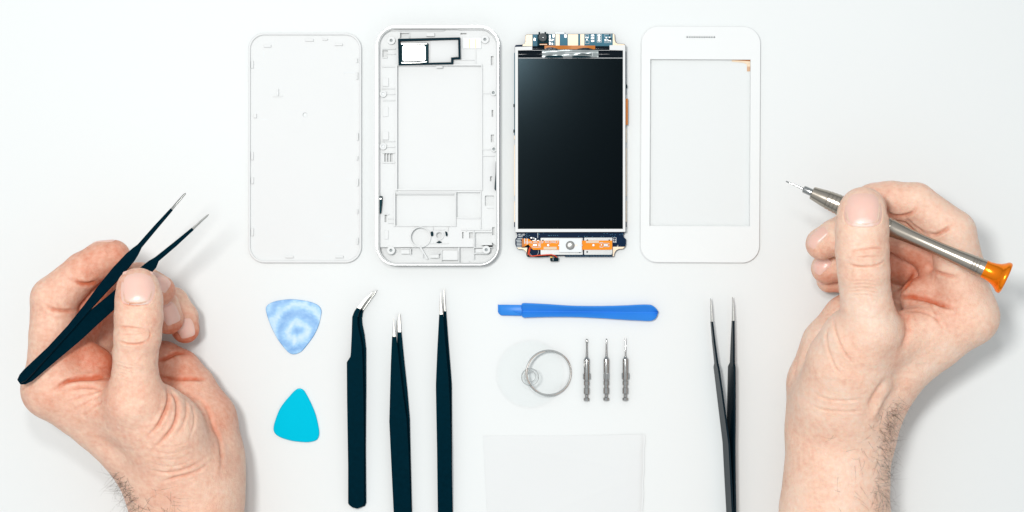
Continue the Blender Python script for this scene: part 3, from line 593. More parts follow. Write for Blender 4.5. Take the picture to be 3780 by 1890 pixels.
slab('tip', [(1333, 1141), (1342, 1146), (1359, 1121), (1384, 1086), (1392, 1070), (1388, 1073), (1368, 1091)], 3, 12, M_tip, b, 1)
slab('arm_neck', [(1308, 1150), (1317, 1136), (1330, 1142), (1324, 1155), (1321, 1170), (1301, 1170)], 49, 59.6, M_black, a, 1)
slab('arm_neck', [(1326, 1150), (1333, 1141), (1342, 1146), (1338, 1158), (1337, 1172), (1318, 1170)], 3, 12.4, M_black, b, 1)
# straight short pair
t, a, b = tweezers('black straight tweezers with one blunt bright tip, in the middle of the three pairs', (1480, 1600),
    [(1447, 1243), (1443, 1334), (1440, 1440), (1437, 1555), (1443, 1685), (1453, 1890), (1457, 1990), (1475, 2006)], [(1463, 1243), (1473, 1327), (1486, 1440), (1502, 1552), (1509, 1667), (1518, 1890), (1520, 1990), (1500, 2006)],
    [(1467, 1225), (1464, 1334), (1460, 1480), (1455, 1800), (1462, 1990), (1478, 2004)], [(1482, 1225), (1491, 1317), (1504, 1440), (1513, 1545), (1516, 1685), (1521, 1890), (1523, 1990), (1500, 2004)], None, None, 1243, 1225, 2006, 62)
leaf('tip', [(1447.5, 1243), (1450, 1210), (1451.5, 1175)], [(1462, 1243), (1458, 1210), (1453.5, 1175)], 1175, 1243.5, 63, 61, 8, M_tip, a, 10)
leaf('tip', [(1467.5, 1226), (1467, 1187), (1472, 1161), (1474, 1158)], [(1481.5, 1226), (1480, 1197), (1477.5, 1163), (1475, 1158)], 1158, 1226, 12, 12, 8, M_tip, b, 10)
# straight long pair
t, a, b = tweezers('black straight tweezers with needle tips, rightmost of the three pairs', (1640, 1600),
    [(1621, 1161), (1614, 1294), (1609, 1415), (1609, 1440), (1613, 1650), (1616, 1890), (1618, 1950), (1634, 1968)], [(1636, 1161), (1644, 1262), (1656, 1392), (1660, 1460), (1666, 1650), (1668, 1754), (1669, 1890), (1669, 1950), (1650, 1968)],
    [(1637, 1148), (1636, 1268), (1630, 1440), (1622, 1890), (1625, 1950), (1638, 1966)], [(1647, 1148), (1656, 1268), (1664, 1366), (1668, 1420), (1669, 1754), (1671.5, 1890), (1671, 1950), (1650, 1966)], None, None, 1161, 1148, 1968, 64)
leaf('tip', [(1621.5, 1161), (1622, 1125), (1626, 1079)], [(1635.5, 1161), (1631, 1122), (1628, 1079)], 1079, 1161.5, 65, 63, 8, M_tip, a, 10)
leaf('tip', [(1636, 1149), (1635, 1112), (1638, 1067)], [(1646.5, 1149), (1644, 1115), (1640, 1067)], 1067, 1149, 12, 12, 8, M_tip, b, 10)

# pair standing on edge at the right
def edge_strip_arm(name, pts, m, parent):
    """pts: (px_top, py, z_low, z_high, lean px, thickness px)"""
    vs, fs = [], []
    for x, y, z0, z1, lean, th in pts:
        h = th / 2
        for dx, z in ((-h, z1), (h, z1), (h - lean, z0), (-h - lean, z0)):
            vs.append(W(x, y, z1) + Vector((dx * S, 0, (z - z1) * S)))
    N = len(pts)
    for i in range(N - 1):
        for k in range(4): fs.append((i * 4 + k, i * 4 + (k + 1) % 4, (i + 1) * 4 + (k + 1) % 4, (i + 1) * 4 + k))
    fs += [(0, 1, 2, 3), tuple((N - 1) * 4 + k for k in range(4))]
    o = link(name, vs, fs, m, parent, True, 30)
    md = o.modifiers.new('bevel', 'BEVEL'); md.width = .9 * S; md.segments = 2; return o
t = thing('tweezers', 'open black tweezers standing on edge beside the right hand', 'tweezers', (2690, 1600), 'black tweezers lying on the table')
A_ = [(2629.5, 1187, 24, 44, 2, 6.5), (2638, 1260, 21, 47, 4, 7), (2649, 1342, 17, 50, 5, 7.5), (2653, 1358, 6, 64, 9, 7.5), (2665, 1440, 4, 66, 11, 7), (2680, 1549, 4, 66, 13, 7), (2692, 1639, 4, 66, 14, 7), (2699, 1768, 4, 66, 14, 7.5), (2705, 1890, 4, 66, 13, 8), (2708, 1990, 4, 66, 12, 8)]
B_2 = [(2708.5, 1184, 24, 44, 2, 7), (2709.5, 1260, 21, 47, 6, 7), (2709.5, 1340, 17, 50, 8, 7.5), (2712, 1356, 6, 64, 14, 8), (2713, 1446, 4, 66, 17, 7), (2713, 1560, 4, 66, 19, 7), (2712, 1640, 4, 66, 18, 7), (2713, 1768, 4, 66, 12, 7), (2715, 1890, 4, 66, 6, 7), (2716, 1990, 4, 66, 4, 7)]
M_gloss = mat('glossy_black_coating', (.0005, .008, .014), .2, spec=.13, noise=.2, nscale=500, bump=.05)
a = edge_strip_arm('arm', A_, M_gloss, t); b = edge_strip_arm('arm', B_2, M_gloss, t)
edge_strip_arm('tip', [(2623.5, 1101, 31, 37, 0, 2), (2626, 1130, 28, 40, 1, 5), (2629.3, 1188, 25, 43.6, 2, 5.6)], M_tip, a)
edge_strip_arm('tip', [(2704, 1096, 31, 37, 0, 2), (2707, 1130, 28, 40, 1, 5.4), (2708.4, 1185, 25, 43.6, 2, 6)], M_tip, b)

#@@H0
# ------------------------------------------------------------------ hands
def P3(px, py, z):
    f = 1 - z / H
    return np.array([(px - CX) * f, -(py - CY) * f, z], dtype=np.float32)   # table-pixel units

def round_cone(P, a, b, r1, r2):
    ba = b - a; l2 = float(ba @ ba); rr = r1 - r2; a2 = l2 - rr * rr
    if l2 < 1e-6 or a2 <= 0:
        return np.sqrt(((P - a) ** 2).sum(1)) - max(r1, r2)
    il2 = 1 / l2; pa = P - a; y = pa @ ba; z = y - l2
    q = pa * l2 - np.outer(y, ba); x2 = (q * q).sum(1)
    y2 = y * y * l2; z2 = z * z * l2
    k = np.sign(rr) * rr * rr * x2
    d = (np.sqrt(x2 * a2 * il2) + y * rr) * il2 - r1
    m1 = np.sign(z) * a2 * z2 > k; d = np.where(m1, np.sqrt(x2 + z2) * il2 - r2, d)
    m2 = (~m1) & (np.sign(y) * a2 * y2 < k); d = np.where(m2, np.sqrt(x2 + y2) * il2 - r1, d)
    return d
def smin(a, b, k):
    h = np.maximum(k - np.abs(a - b), 0) / k
    return np.minimum(a, b) - h * h * k * .25

def chain_d(P, ch, k):
    """ch: list of (px,py,z,r) ; smooth tube through them"""
    nodes = [(P3(x, y, z), r * (1 - z / H)) for x, y, z, r in ch]
    d = None
    if len(nodes) == 1: return np.sqrt(((P - nodes[0][0]) ** 2).sum(1)) - nodes[0][1]
    for (a, ra), (b, rb) in zip(nodes[:-1], nodes[1:]):
        e = round_cone(P, a, b, ra, rb); d = e if d is None else smin(d, e, k)
    return d

def hand_field(P, spec):
    def near(ch, pad):   # only the points a chain can touch
        c = np.array([P3(*n[:3]) for n in ch]); r = np.array([n[3] for n in ch])[:, None]
        lo, hi = (c - r).min(0) - pad, (c + r).max(0) + pad
        return np.nonzero(((P > lo) & (P < hi)).all(1))[0]
    body = np.full(len(P), 400., np.float32)
    for ch, k in spec['body']:
        m = near(ch, k + 30)
        if len(m): body[m] = smin(body[m], chain_d(P[m], ch, 14), k)
    res = body.copy()
    for ch, kb in spec['fingers']:
        m = near(ch, kb + 30)
        if len(m): res[m] = smin(res[m], smin(body[m], chain_d(P[m], ch, 10), kb), 5)
    return res

def surface_nets(F, o, h):
    nx, ny, nz = F.shape; cx, cy, cz = nx - 1, ny - 1, nz - 1
    neg = F < 0; ids, pos = [], []; quads = []
    for ax in range(3):
        s0 = [slice(None)] * 3; s1 = [slice(None)] * 3; s0[ax] = slice(0, -1); s1[ax] = slice(1, None)
        A = neg[tuple(s0)]; B = neg[tuple(s1)]
        i, j, k = np.nonzero(A != B); idx = [i, j, k]
        b = [u for u in range(3) if u != ax]
        ok = np.ones(len(i), bool); lim = (cx, cy, cz)
        for u in b: ok &= (idx[u] > 0) & (idx[u] < lim[u])
        i, j, k = i[ok], j[ok], k[ok]; idx = [i, j, k]
        fa = F[i, j, k]; nb = [i.copy(), j.copy(), k.copy()]; nb[ax] += 1; fb = F[nb[0], nb[1], nb[2]]
        t = fa / (fa - fb); p = np.stack([i, j, k], 1).astype(np.float32); p[:, ax] += t
        cells = []
        for du, dv in ((0, 0), (1, 0), (1, 1), (0, 1)):
            c = [i.copy(), j.copy(), k.copy()]; c[b[0]] = c[b[0]] - du; c[b[1]] = c[b[1]] - dv
            cid = (c[0] * cy + c[1]) * cz + c[2]; cells.append(cid); ids.append(cid); pos.append(p)
        q = np.stack(cells, 1); flip = (fa < 0) ^ (ax == 1); q[flip] = q[flip][:, ::-1]; quads.append(q)
    ids = np.concatenate(ids); pos = np.concatenate(pos); quads = np.concatenate(quads)
    u, inv = np.unique(ids, return_inverse=True); cnt = np.bincount(inv)
    V = np.stack([np.bincount(inv, pos[:, a]) / cnt for a in range(3)], 1) * h + o
    return V, np.searchsorted(u, quads)

def mesh_hand(spec, h=4.0):
    allp = [n for ch, _ in spec['body'] + spec['fingers'] for n in ch]
    pts = np.array([P3(*n[:3]) for n in allp]); r = np.array([n[3] for n in allp])[:, None]
    lo = (pts - r).min(0) - 12; hi = (pts + r).max(0) + 12
    st = 4; H4 = h * st
    n = np.ceil((hi - lo) / H4).astype(int) + 1
    gx, gy, gz = [lo[a] + H4 * np.arange(n[a]) for a in range(3)]
    G = np.stack(np.meshgrid(gx, gy, gz, indexing='ij'), -1).reshape(-1, 3).astype(np.float32)
    Fc = hand_field(G, spec).reshape(n)
    m = (n - 1) * st + 1
    F = np.repeat(np.repeat(np.repeat(Fc, st, 0), st, 1), st, 2)[:m[0], :m[1], :m[2]].astype(np.float32)
    near = np.abs(Fc) < H4 * 1.1
    # dilate, by cells
    cell = np.zeros(n - 1, bool)
    for a in (0, 1):
        for b in (0, 1):
            for c in (0, 1): cell |= near[a:n[0] - 1 + a, b:n[1] - 1 + b, c:n[2] - 1 + c]
    ci = np.argwhere(cell)
    off = np.argwhere(np.ones((st + 1,) * 3))
    for s in range(0, len(ci), 12000):
        g = (ci[s:s + 12000, None, :] * st + off[None]).reshape(-1, 3)
        P = (lo + g * h).astype(np.float32)
        F[g[:, 0], g[:, 1], g[:, 2]] = hand_field(P, spec)
    V, Q = surface_nets(F, lo, h)
    return V, Q

def seg_dist(p, pl):
    """2D distance of points p to polyline pl"""
    best = np.full(len(p), 1e9)
    for a, b in zip(pl[:-1], pl[1:]):
        a = np.array(a, float); b = np.array(b, float); ab = b - a
        t = np.clip(((p - a) @ ab) / (ab @ ab + 1e-9), 0, 1)
        best = np.minimum(best, np.sqrt(((p - a - t[:, None] * ab) ** 2).sum(1)))
    return best

def make_hand(name, label, spec):
    V, Q = mesh_hand(spec)
    N = len(V)
    E = np.concatenate([Q[:, [0, 1]], Q[:, [1, 2]], Q[:, [2, 3]], Q[:, [3, 0]]])
    deg = np.bincount(E.ravel(), minlength=N)[:, None]
    def smooth(X, it):
        for _ in range(it):
            acc = np.zeros_like(X)
            for a in range(X.shape[1]):
                acc[:, a] = np.bincount(E[:, 0], X[E[:, 1], a], N) + np.bincount(E[:, 1], X[E[:, 0], a], N)
            X = X * .4 + .6 * acc / np.maximum(deg, 1)
        return X
    V = smooth(V, 2)
    d1 = V[Q[:, 2]] - V[Q[:, 0]]; d2 = V[Q[:, 3]] - V[Q[:, 1]]; fn = np.cross(d1, d2)
    def vnorm():
        n = np.zeros((N, 3))
        for k in range(4):
            for a in range(3): n[:, a] += np.bincount(Q[:, k], fn[:, a], N)
        return n / (np.linalg.norm(n, axis=1)[:, None] + 1e-9)
    nr = vnorm()
    if (nr * (V - V.mean(0))).sum() < 0: Q = Q[:, ::-1]; nr = -nr
    f = 1 - V[:, 2] / H
    pp = np.stack([V[:, 0] / f + CX, -V[:, 1] / f + CY], 1)
    disp = np.zeros(N); flush = np.full(N, spec.get('tone_by_light', .12))
    up = np.clip(nr[:, 2] * 2.5 + .3, 0, 1)
    for pl, w, dep, zmin, zmax, red in spec['creases']:
        pl = spline([tuple(map(float, q)) for q in pl], 5, False)
        sel = (V[:, 2] > zmin) & (V[:, 2] < zmax)
        # taper towards the ends
        d = seg_dist(pp[sel], pl); e0 = np.linalg.norm(pp[sel] - pl[0], axis=1); e1 = np.linalg.norm(pp[sel] - pl[-1], axis=1)
        L_ = sum(math.dist(a, b) for a, b in zip(pl[:-1], pl[1:])); tp = np.clip(np.minimum(e0, e1) / (.25 * L_), .15, 1)
        g = np.exp(-(d / w) ** 2); bank = np.exp(-((d - 2.1 * w) / (1.3 * w)) ** 2)
        disp[sel] += dep * up[sel] * tp * (-g + .22 * bank)
        flush[sel] += red * up[sel] * tp * np.exp(-(d / (w * 1.25)) ** 2)
    for x, y, z, r, amt, red in spec['blobs']:
        c = P3(x, y, z); d = np.linalg.norm(V - c, axis=1); g = np.exp(-(d / r) ** 2)
        disp += amt * g; flush += red * g
    V = V + nr * disp[:, None]
    Vw = V * S; base = Vector((float(Vw[:, 0].mean()), float(Vw[:, 1].mean()), 0.0))
    me = bpy.data.meshes.new(name)
    me.vertices.add(N); me.vertices.foreach_set('co', (Vw - np.array(base)).astype(np.float32).ravel())
    me.loops.add(Q.size); me.loops.foreach_set('vertex_index', Q.astype(np.int32).ravel())
    me.polygons.add(len(Q)); me.polygons.foreach_set('loop_start', np.arange(0, Q.size, 4, dtype=np.int32))
    me.polygons.foreach_set('use_smooth', np.ones(len(Q), bool))
    me.update(calc_edges=True); me.validate()
    at = me.attributes.new('flush', 'FLOAT', 'POINT'); at.data.foreach_set('value', np.clip(flush, 0, 1).astype(np.float32))
    me.materials.append(M_skin)
    o = bpy.data.objects.new(name, me); C.objects.link(o); o.location = base; tag(o, label, 'hand')
    tree = BVHTree.FromPolygons([Vector(v) for v in Vw.tolist()], Q.tolist())
    camp = Vector((0, 0, H * S))
    # nails: thin curved plates set into the fingertips, shaped in the plane across the nail
    for nl in spec['nails']:
        cpx, depth_, n_dir, hgt = nl['c'], nl.get('sink', 1.0), nl.get('dir'), nl.get('lift', 2.0)
        c = Vector(W(*cpx[:3])); dirv = Vector(n_dir).normalized() if n_dir else (camp - c).normalized()
        if n_dir: c = c + dirv * (cpx[3] * S)
        # frame across the nail
        ax = Vector((math.cos(nl['ang']), math.sin(nl['ang']), 0)); ax = (ax - dirv * ax.dot(dirv)).normalized(); ay = dirv.cross(ax)
        wdt, lng = nl['w'] * S, nl['l'] * S
        nu, nv = 18, 18; vs, lun = [], []; ok = True
        hits = {}
        for layer in (0, 1):
            for j in range(nv + 1):
                for i in range(nu + 1):
                    u = i / nu * 2 - 1; v = j / nv * 2 - 1
                    # square to superellipse, flatter at the root (v = -1)
                    uu = u * math.sqrt(1 - .5 * v * v * (.72 if v > 0 else .5)); vv = v * math.sqrt(1 - .5 * u * u * (.6 if v > 0 else .45))
                    p = c + ax * (uu * wdt) + ay * (vv * lng)
                    if layer == 0:
                        hit = tree.ray_cast(p + dirv * (.004 if n_dir else .03), -dirv, .012 if n_dir else .2)
                        q = hit[0] if hit[0] is not None and (n_dir or (hit[0] - c).dot(dirv) > -75 * S) else None
                        hits[(i, j)] = q
                    q = hits[(i, j)]
                    if q is None: q = p - dirv * (.002 if n_dir else 60 * S)
                    ed = 1 - max(abs(u), abs(v)); lf = (hgt + 2.2) * min(1, ed * 5) ** .7 - 1.2
                    vs.append(q + dirv * (S * (lf if layer == 0 else -5)))
                    lun.append(max(0., min(1., (.62 - math.hypot(u * .9, (v + 1.12) * .95)) * 9)) * nl.get('lun', 1))
        n = (nu + 1) * (nv + 1); fs = []
        for j in range(nv):
            for i in range(nu):
                a = j * (nu + 1) + i; fs.append((a, a + 1, a + nu + 2, a + nu + 1)); fs.append((n + a, n + a + nu + 1, n + a + nu + 2, n + a + 1))
        for L_ in ([j * (nu + 1) for j in range(nv + 1)], [j * (nu + 1) + nu for j in range(nv + 1)], list(range(nu + 1)), [nv * (nu + 1) + i for i in range(nu + 1)]):
            for a, b in zip(L_[:-1], L_[1:]): fs.append((a, b, n + b, n + a))
        # relax the plate so that it is a smooth shell
        arr = np.array([list(v) for v in vs[:n]]).reshape(nv + 1, nu + 1, 3)
        for _ in range(4):
            arr[1:-1, 1:-1] = arr[1:-1, 1:-1] * .4 + .15 * (arr[:-2, 1:-1] + arr[2:, 1:-1] + arr[1:-1, :-2] + arr[1:-1, 2:])
        vs[:n] = [Vector(v) for v in arr.reshape(-1, 3).tolist()]
        no = link('fingernail', vs, fs, M_nail, o, True, 180)
        a_ = no.data.attributes.new('lunula', 'FLOAT', 'POINT'); a_.data.foreach_set('value', np.array(lun, np.float32))
    # arm hair: one part, nobody could count it
    vs, fs = [], []
    for (x0, y0, x1, y1, spread, cnt, ln, dx, dy, wob) in spec['hair']:
        for q in range(cnt):
            tt = random.random(); x = x0 + (x1 - x0) * tt + spread * (random.random() ** 1.4) * spec['hairside']; y = y0 + (y1 - y0) * tt + random.uniform(-14, 14)
            p = W(x, y, 0); d = (p - camp).normalized(); hit = tree.ray_cast(camp, d, 3)
            if hit[0] is None or hit[0].z < .01: continue
            r, nn = hit[0], hit[1]
            if nn.z < 0: nn = -nn
            Lh = ln * random.uniform(.55, 1.25) * S; a = math.atan2(-dy, dx) + random.gauss(0, wob)
            g = Vector((math.cos(a), math.sin(a), 0)); cur = random.gauss(0, 1.1); pr = []; pos = r - nn * .0003; hd = (nn * .75 + g * .8).normalized()
            st = 7
            for s in range(st + 1):
                pr.append((pos.copy(),   .000052 * (1 - .8 * s / st)))
                hd = (hd + g * .13 - nn * .10 + Vector((random.gauss(0, .06), random.gauss(0, .06), random.gauss(0, .05)))).normalized()
                hd.rotate(Matrix.Rotation(cur / st, 3, 'Z')); g.rotate(Matrix.Rotation(cur / st, 3, 'Z'))
                pos = pos + hd * (Lh / st)
            b0 = len(vs)
            for pz, rr in pr:
                for k in range(3): vs.append(pz + Vector((math.cos(k * 2.094) * rr, math.sin(k * 2.094) * rr, (k == 1) * rr)))
            for s in range(st):
                for k in range(3): fs.append((b0 + s * 3 + k, b0 + s * 3 + (k + 1) % 3, b0 + s * 3 + 3 + (k + 1) % 3, b0 + s * 3 + 3 + k))
    if vs:
        hh = link('arm_hair', vs, fs, M_hair, o, True, 180); hh['kind'] = 'stuff'
    return o

LEFT = dict(
 body=[
  ([(688, 2500, 190, 215), (688, 1890, 215, 200), (700, 1780, 215, 188)], 30),
  ([(700, 1800, 230, 180), (610, 1745, 260, 165), (500, 1650, 290, 128), (362, 1565, 335, 97), (190, 1440, 385, 97)], 60),
  ([(190, 1440, 385, 97), (235, 1410, 280, 92), (290, 1400, 190, 88), (380, 1400, 100, 78)], 30),
  ([(380, 1400, 100, 78), (600, 1345, 110, 82), (660, 1372, 115, 80), (700, 1440, 130, 95), (742, 1560, 150, 132), (742, 1690, 170, 158), (705, 1850, 200, 180)], 40),
  ([(420, 1500, 180, 110), (600, 1600, 200, 140)], 50),
  ([(497, 1490, 470, 108), (560, 1555, 405, 140), (600, 1600, 370, 155), (650, 1720, 300, 165)], 45),
  ([(230, 1400, 395, 72), (340, 1470, 395, 88), (470, 1530, 410, 98)], 50),
  ([(285, 1295, 372, 56), (350, 1345, 355, 66)], 40),
 ],
 fingers=[
  ([(190, 1430, 392, 97), (200, 1240, 410, 90), (198, 1103, 420, 83), (306, 1000, 408, 68), (375, 958, 396, 66), (420, 946, 388, 61)], 40),
  ([(235, 1360, 300, 84), (325, 1085, 300, 82), (430, 1040, 300, 68), (515, 1036, 300, 66), (590, 1072, 300, 57)], 25),
  ([(300, 1350, 195, 80), (410, 1080, 195, 74), (560, 1080, 200, 62), (600, 1130, 205, 60), (622, 1178, 205, 56)], 25),
  ([(380, 1380, 105, 72), (520, 1090, 100, 62), (640, 1118, 108, 56), (676, 1170, 115, 54), (684, 1215, 118, 52)], 20),
  ([(500, 1470, 480, 105), (499, 1370, 510, 82), (500, 1310, 530, 81), (508, 1240, 550, 86), (512, 1170, 560, 88), (513, 1110, 565, 86), (510, 1068, 558, 80)], 35),
 ],
 creases=[
  ([(430, 1206), (480, 1208), (530, 1216)], 3.2, 3.5, 480, 900, .25), ([(432, 1255), (465, 1268), (510, 1270), (545, 1258)], 3.4, 4.5, 480, 900, .35),
  ([(440, 1232), (480, 1236), (530, 1232)], 2.6, 2.5, 480, 900, .2), ([(548, 1215), (556, 1235), (545, 1255)], 2.6, 2.2, 480, 900, .2),
  # nail fold
  ([(450, 1040), (450, 1085), (460, 1118), (505, 1126), (548, 1117), (566, 1085), (566, 1050), (552, 1022)], 3.6, 5, 480, 900, .45),
  # index joints
  ([(272, 1032), (295, 1045), (330, 1048), (362, 1036)], 6, 9, 300, 620, .35), ([(170, 1130), (195, 1142), (240, 1148), (285, 1146)], 6, 10, 300, 620, .3),
  # palm
  ([(215, 1318), (270, 1262), (300, 1245)], 5, 6, 300, 620, .35),
  ([(205, 1440), (240, 1412), (290, 1398), (345, 1396), (400, 1390)], 7, 13, 300, 620, .5), ([(240, 1450), (290, 1430), (340, 1430), (380, 1445)], 5, 5, 300, 620, .2),
  ([(255, 1480), (300, 1462), (370, 1440), (392, 1428)], 4, 3.5, 300, 620, .15), ([(270, 1515), (330, 1480), (385, 1450)], 4, 3, 300, 620, .12),
  ([(300, 1545), (350, 1500), (390, 1470)], 4, 2.5, 300, 620, .1),
  # thumb base folds
  ([(593, 1402), (618, 1440), (622, 1480), (605, 1530), (580, 1575), (545, 1610)], 6, 9, 300, 650, .3), ([(600, 1405), (648, 1470), (655, 1520), (640, 1575), (600, 1625), (565, 1655)], 6, 8, 300, 650, .28),
  ([(640, 1420), (680, 1460), (690, 1510), (680, 1560), (650, 1610)], 5, 3.5, 250, 620, .12), ([(665, 1430), (710, 1500), (718, 1560), (700, 1620)], 4.5, 3, 250, 620, .1),
  ([(590, 1780), (640, 1765), (700, 1750), (745, 1730), (780, 1700)], 5, 4.5, 250, 620, .18), ([(560, 1740), (620, 1745), (700, 1725), (760, 1690)], 4.5, 3, 250, 620, .1),
  ([(580, 1390), (640, 1400), (700, 1400), (770, 1402)], 6, 6, 50, 330, .3), ([(575, 1335), (610, 1325), (650, 1305), (690, 1303)], 6, 9, 50, 330, .45),
  ([(700, 1450), (760, 1500), (790, 1580), (815, 1640), (818, 1760)], 7, 5, 50, 420, .15),
  ([(350, 1175), (380, 1150), (400, 1120)], 5, 4, 200, 420, .2),
  ([(420, 1010), (470, 985)], 4, 2, 200, 420, .1),
 ] + [([(415 + 6 * i, 1330 + 14 * i), (460 + 6 * i, 1345 + 14 * i), (500, 1350 + 15 * i)], 3, 1.3, 440, 900, .04) for i in range(6)]
   + [([(560 - 8 * i, 1640 + 22 * i), (640, 1650 + 24 * i), (720, 1620 + 24 * i)], 3.2, 1.4, 250, 620, .03) for i in range(5)],
 blobs=[(430, 940, 400, 60, 0, .35), (200, 1100, 440, 70, 0, .15), (640, 1090, 300, 50, 0, .3), (660, 1220, 220, 50, 0, .4), (700, 1240, 130, 55, 0, .45), (330, 1010, 430, 60, 0, .15),
        (300, 1330, 400, 130, 0, .3), (440, 1330, 380, 100, 0, .4), (380, 1100, 320, 120, 0, .45), (330, 1000, 400, 110, 0, .12), (840, 1450, 180, 150, 0, .08), (520, 1080, 620, 60, 0, .0), (660, 1350, 160, 130, 0, .25), (820, 1500, 200, 130, 0, .16), (500, 1500, 580, 70, 3, -.05),
        (610, 1180, 270, 60, 0, .1), (780, 1840, 330, 60, 6, 0), (770, 1700, 330, 40, 5, 0), (300, 1250, 440, 60, 0, .12)],
 nails=[dict(c=(509, 1060, 640), ang=0.0, w=60, l=61, lift=1.6),
        dict(c=(590, 1072, 300, 57), ang=-.44, w=46, l=34, dir=(.12, .62, .8), lift=1, lun=0),
        dict(c=(622, 1178, 205, 56), ang=.56, w=34, l=42, dir=(.3, .4, .85), lift=1, lun=0),
        dict(c=(684, 1218, 118, 52), ang=.3, w=33, l=38, dir=(.25, .15, .95), lift=1, lun=0),
        dict(c=(405, 950, 392, 63), ang=.5, w=44, l=22, dir=(-.35, .92, .1), lift=1, lun=0)],
 hair=[(425, 1745, 500, 1890, 40, 95, 75, -.7, .5, .8), (470, 1790, 520, 1890, 150, 26, 70, .6, .4, .8)], hairside=1, tone_by_light=.16)  # higher base redness: the dimmer light on this hand put into its skin colour
make_hand('hand', 'left hand at the left side pinching open black tweezers between thumb and index finger', LEFT)

